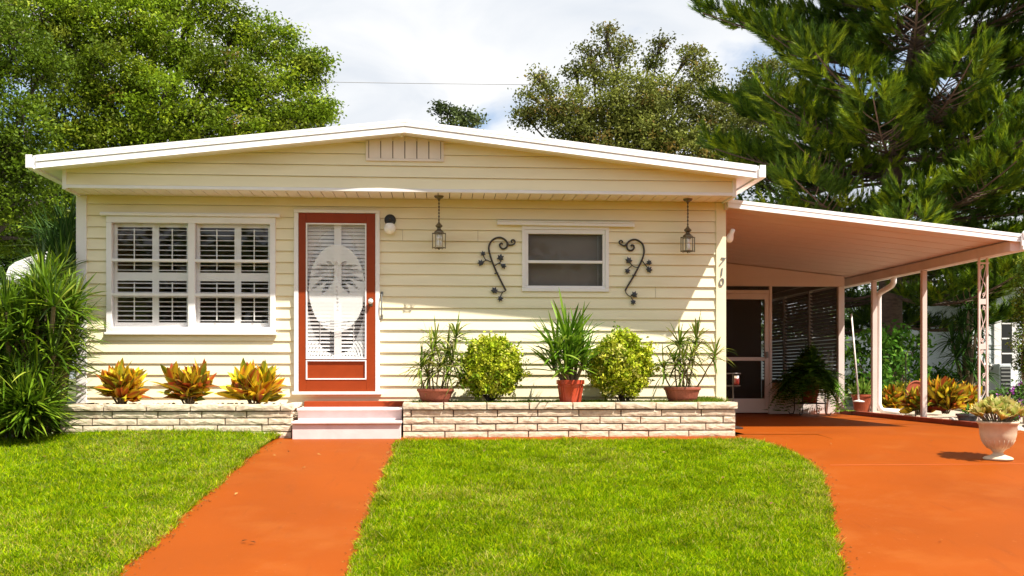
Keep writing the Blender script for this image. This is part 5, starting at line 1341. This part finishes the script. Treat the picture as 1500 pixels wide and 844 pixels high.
tree('oak_tree', 'olive green oak with rusty tips rising behind the right half of the roof', (5.0, 19, 0),
     cl([(788,112,12,0),(772,140,10,0),(800,132,17,0),(770,172,20,0),(800,165,28,-.5),(842,105,14,.2),(860,75,14,.2),(885,48,15,0),(905,75,24,.3),(868,105,22,0),(905,120,26,-.3),(850,155,34,-.5),(958,85,18,.3),(968,62,10,.3),(1010,82,20,.4),(1030,105,24,.2),(960,132,34,-.4),(1015,145,38,-.4),(935,200,50,-1),(1000,225,50,-1),(870,215,45,-1),(930,150,40,-.9),(905,170,45,-.8),(970,185,45,-.8),(1045,190,45,-.6),(1085,150,38,.3),(1110,200,45,.5),(840,185,36,-.8),(1125,110,36,.6),(1165,160,50,.8),(1060,230,34,-.5),(1110,250,34,0)], 19), .10, OLV, [3,2.5,3,1.5,.7,1.2], .20, twig=120, k=40, sig=.16)
tree('oak_tree', 'small distant oak crown just above the roof ridge', (0.0, 30, 0), cl([(656,166,14,0),(678,172,15,.3),(694,180,12,0),(645,158,7,0),(668,184,16,0)], 30), .17, [(.07,.10,.028),(.10,.125,.04),(.05,.075,.022)], None, .22, twig=70, k=26, sig=.2)

# ---- the big pine to the right: whorls of boughs carrying bottle-brush shoots
PY = 9.0
pb_ = P(1304, 545, PY); pm = P(1306, 270, PY); pt = P(1342, 70, PY)
base = Vector((pb_.x, PY, 0)); dirv = (pt-pm).normalized()
top = pt + dirv*5.5
t = thing('pine_tree', 'tall dark green pine with brush-like shoots behind the carport', 'pine', tuple(base))
w = MB(); w.tube([base-Vector((0,0,.1)), base+Vector((0,0,.3)), Vector((pb_.x, PY, 2)), pm, pt, top], [.36,.27,.245,.20,.155,.03], 14)
w.build('trunk', M['pinebark'], t, smooth=True)
axis_pts = [base, Vector((pb_.x, PY, 2)), pm, pt, top]
def axis_at(z):
    for a, b in zip(axis_pts[:-1], axis_pts[1:]):
        if a.z <= z <= b.z: return a.lerp(b, (z-a.z)/(b.z-a.z))
    return top
wb = MB(); BB, BD, BL, BW, BC, BDr = [], [], [], [], [], []
PNE = np.array([(.055,.115,.006),(.09,.165,.007),(.033,.075,.005),(.16,.245,.008),(.27,.36,.012)])
def shoot(p, d, L, bright, cone=.42):
    """one bottle-brush shoot: needles all round an upswept twig"""
    n = int(30 + 34*L/.4)
    tt = rng.random(n)
    d = np.array(d); up = np.array([0,0,1.])
    ctr = np.array(p) + d*(L*tt)[:,None] + up*(L*.28*tt**2)[:,None]
    rad = nrm(np.cross(d+up*.3*tt[:,None], rdir(n)))
    D = nrm(nrm(d+up*.25*tt[:,None])*1.0 + rad*cone + up*.12)
    i = rng.choice(5, p=([.34,.3,.26,.08,.02] if not bright else [.10,.22,.05,.38,.25]))
    BB.append(ctr); BD.append(D); BL.append(rng.uniform(.09,.17,n)); BW.append(rng.uniform(.011,.017,n)); BC.append(PNE[i]*(1+rng.normal(0,.14,(n,1))).clip(.6,1.4)); BDr.append(np.zeros(n))
z = 1.7; k = 0
while z < 13.2:
    c0 = axis_at(z); nbr = R.choice([6,6,7])
    Lmax = 3.8 if z < 6.3 else (4.3 if z < 9 else 4.3 - (z-9)*.5)
    a0 = R.uniform(0, 6.28)
    for j in range(nbr):
        az = a0 + 2*math.pi*j/nbr + R.uniform(-.22,.22)
        L = Lmax*R.uniform(.78,1.08)
        if L < .6: L = .6
        dh = Vector((math.cos(az), math.sin(az), 0))
        # keep the lowest boughs short of the house roof and the carport deck
        zz0 = z + R.uniform(-.15,.15)
        rise = R.uniform(-.10,.03)+ (0.10 if z > 7 else 0)
        def bp(u): return Vector((c0.x, c0.y, zz0)) + dh*L*u + Vector((0,0,1))*(L*rise*u + .20*L*u*u*(.55) - .12*L*math.sin(math.pi*u)*.6)
        e = bp(1.0)
        if zz0 < 3.1 and e.x < 7.6 and e.y < 10.2: continue
        if zz0 < 2.3 and dh.y < -.5: continue
        pts = [bp(u) for u in (0,.15,.3,.45,.6,.75,.9,1)]
        wb.tube(pts, [.042*(1-.85*i/7)*(L/5)+.005 for i in range(8)], 6)
        ns = int(L/.18)
        for s in range(ns):
            u = .16 + .84*(s+.5)/ns
            p = bp(u); tan = (bp(min(1,u+.03))-bp(max(0,u-.03))).normalized(); side = tan.cross(Vector((0,0,1))).normalized()
            for sg in (-1, 1):
                l2 = (1.05*(1-u)+.28)*R.uniform(.7,1.2)*min(1, L/4+.3)
                d2 = (tan*.75 + side*sg*R.uniform(.6,.95) + Vector((0,0,R.uniform(.0,.28)))).normalized()
                if l2 > .5: wb.tube([p, p+d2*l2*.5, p+d2*l2+Vector((0,0,.06))], [.012,.009,.004], 4)
                if l2 > .55: shoot(tuple(p + d2*l2*.45), tuple((d2+Vector((0,0,.3))).normalized()), .34, R.random() < .15)
                tipb = (u > .45 and R.random() < .45) or R.random() < .08
                for q in range(6):
                    dd = (d2*.75 + Vector((R.gauss(0,.45),R.gauss(0,.45),R.uniform(-.12,.5)))).normalized()
                    shoot(tuple(p + d2*l2*R.uniform(.75,1.0)), tuple(dd), R.uniform(.24,.40), tipb)
        shoot(tuple(e-(e-pts[-2])*.3), tuple((e-pts[-2]).normalized()+Vector((0,0,.3))), .5, True)
    z += R.uniform(.50,.62); k += 1
wb.build('bough', M['pinebark'], t)
B = np.concatenate(BB); D = np.concatenate(BD)
V, Fq, C = blades(B, D, np.concatenate(BL), np.concatenate(BW), np.concatenate(BDr), 1, 'blade', np.concatenate(BC), roll=1)
npmesh('crown', V, Fq, M['needle'], t, C)
print('pine needles', len(B))

tree('oak_tree', 'dark shaded oak filling the view behind the pine and the carport', (14.5, 19, 0), cl([(1200,250,60,0),(1105,265,30,.3),(1150,300,40,.3),(1120,235,34,0),(1260,400,40,.3),(1310,420,40,.4),(1260,330,50,.4),(1340,300,60,.8),(1420,330,60,.5),(1480,280,60,1),(1400,220,70,1),(1290,210,60,.6),(1500,380,50,0),(1380,400,40,1),(1180,320,50,.6),(1460,180,60,1.5)], 19), .14, [(.035,.075,.012),(.055,.105,.016),(.075,.125,.02)], None, .28, twig=34, k=24, sig=.24)

# ---- distant belt of trees closing the horizon
n = 5200; x = rng.uniform(-70, 75, n); y = rng.uniform(42, 52, n); hgt = 3.2 + 3.0*fbm(x, y*0, .16, 3)
z = hgt*rng.random(n)**.7
k = 12; Pn = np.repeat(np.stack([x,y,z],1), k, 0)+rng.normal(0,.35,(n*k,3))
V, Fq, C = leafquads(Pn, rng.uniform(.25,.45,n*k), np.repeat(pal(n, [(.05,.095,.02),(.075,.12,.03),(.035,.065,.018)]), k, 0), .6, .6)
tag(npmesh('distant_trees', V, Fq, M['leaf'], None, C), 'far belt of green trees closing the horizon', None, None, 'stuff')
# unseen tree belt added across the street to darken window reflections and front sky
n = 3600; x = rng.uniform(-45, 45, n); y = rng.uniform(-36, -30, n); hgt = 5.2 + 2.6*fbm(x, y*0, .14, 8)
z = -1.1 + hgt*rng.random(n)**.75
k = 12; Pn = np.repeat(np.stack([x,y,z],1), k, 0)+rng.normal(0,.45,(n*k,3))
V, Fq, C = leafquads(Pn, rng.uniform(.4,.7,n*k), np.repeat(pal(n, [(.05,.095,.02),(.075,.12,.03),(.035,.065,.018)]), k, 0), .6, .6)
tag(npmesh('added_tree_belt', V, Fq, M['leaf'], None, C), 'unseen belt of green trees added to darken the window reflections', None, None, 'stuff')
# utility wire
a, b = P(380,119,34), P(760,124.5,34); dv = (b-a)
tt = thing('utility_wire', 'thin utility wire crossing the sky above the roof', 'wire', tuple((a+b)/2))
w = MB(); A_ = a-dv*4; B_ = b+dv*4
w.tube([A_.lerp(B_, i/40)+Vector((0,0,-1.2*(1-((i/40)*2-1)**2)+1.2)) for i in range(41)], .014, 5); w.build('cable', M['wire'], tt)

# ================================================================== sky, sun, camera
SUN = Vector((1.29, -1.0, 2.5)).normalized()
el = math.asin(SUN.z); azm = math.atan2(SUN.x, SUN.y)     # clockwise from +Y
wd = bpy.data.worlds.new('World'); scn.world = wd; wd.use_nodes = True
nt = wd.node_tree; N = nt.nodes; L = nt.links
bg = N['Background']; bg.inputs['Strength'].default_value = 0.09
sk = N.new('ShaderNodeTexSky'); sk.sky_type = 'NISHITA'; sk.sun_disc = False; sk.sun_elevation = el; sk.sun_rotation = azm; sk.dust_density = 1.5; sk.ozone_density = 1.0
tc = N.new('ShaderNodeTexCoord'); sep = N.new('ShaderNodeSeparateXYZ'); L.new(tc.outputs['Generated'], sep.inputs[0])
mz = N.new('ShaderNodeMath'); mz.operation = 'MAXIMUM'; mz.inputs[1].default_value = 0.0; L.new(sep.outputs['Z'], mz.inputs[0])
az_ = N.new('ShaderNodeMath'); az_.operation = 'ADD'; az_.inputs[1].default_value = 0.22; L.new(mz.outputs[0], az_.inputs[0])
dv_ = N.new('ShaderNodeVectorMath'); dv_.operation = 'DIVIDE'; L.new(tc.outputs['Generated'], dv_.inputs[0])
cmb = N.new('ShaderNodeCombineXYZ'); 
for i in range(3): L.new(az_.outputs[0], cmb.inputs[i])
L.new(cmb.outputs[0], dv_.inputs[1])
mp = N.new('ShaderNodeMapping'); mp.inputs['Location'].default_value = (1.3, 4.2, 0.7); mp.inputs['Scale'].default_value = (1.0, 1.0, 1.6); L.new(dv_.outputs[0], mp.inputs[0])
n1 = N.new('ShaderNodeTexNoise'); n1.inputs['Scale'].default_value = 1.7; n1.inputs['Detail'].default_value = 9; n1.inputs['Roughness'].default_value = 0.52; n1.inputs['Distortion'].default_value = 0.35; L.new(mp.outputs[0], n1.inputs['Vector'])
cr = N.new('ShaderNodeMapRange'); cr.interpolation_type = 'SMOOTHSTEP'; cr.inputs['From Min'].default_value = 0.37; cr.inputs['From Max'].default_value = 0.52; L.new(n1.outputs['Fac'], cr.inputs['Value'])
n2 = N.new('ShaderNodeTexNoise'); n2.inputs['Scale'].default_value = 2.6; n2.inputs['Detail'].default_value = 8; n2.inputs['Distortion'].default_value = 0.6; L.new(mp.outputs[0], n2.inputs['Vector'])
r2 = N.new('ShaderNodeMapRange'); r2.inputs['From Min'].default_value = 0.36; r2.inputs['From Max'].default_value = 0.62; L.new(n2.outputs['Fac'], r2.inputs['Value'])
cc = N.new('ShaderNodeMix'); cc.data_type = 'RGBA'; cc.inputs['A'].default_value = (4.25, 4.5, 4.85, 1); cc.inputs['B'].default_value = (5.7, 5.7, 5.7, 1); L.new(r2.outputs[0], cc.inputs['Factor'])
mx = N.new('ShaderNodeMix'); mx.data_type = 'RGBA'; L.new(cr.outputs[0], mx.inputs['Factor']); L.new(sk.outputs[0], mx.inputs['A']); L.new(cc.outputs['Result'], mx.inputs['B'])
L.new(mx.outputs['Result'], bg.inputs['Color'])

sl = bpy.data.lights.new('sun', 'SUN'); sl.energy = 5.0; sl.angle = math.radians(0.6); sl.color = (1.0, 0.93, 0.82)
so = bpy.data.objects.new('sun', sl); COL.objects.link(so); so.rotation_euler = SUN.to_track_quat('Z', 'Y').to_euler(); so.location = (6, -10, 14)

cam = bpy.data.cameras.new('camera'); co = bpy.data.objects.new('camera', cam); COL.objects.link(co); scn.camera = co
co.location = CAM; co.rotation_euler = (math.radians(90), 0, -TH)
cam.sensor_width = 36; cam.lens = 36*F/1500; cam.shift_y = (HORI-422)/1500; cam.clip_start = 0.05; cam.clip_end = 600
scn.view_settings.view_transform = 'Standard'; scn.view_settings.look = 'None'; scn.view_settings.exposure = 1.08; scn.view_settings.gamma = 1
scn.cycles.max_bounces = 8; scn.cycles.diffuse_bounces = 4; scn.cycles.transparent_max_bounces = 16; scn.cycles.caustics_reflective = False; scn.cycles.caustics_refractive = False
scn.cycles.use_denoising = True
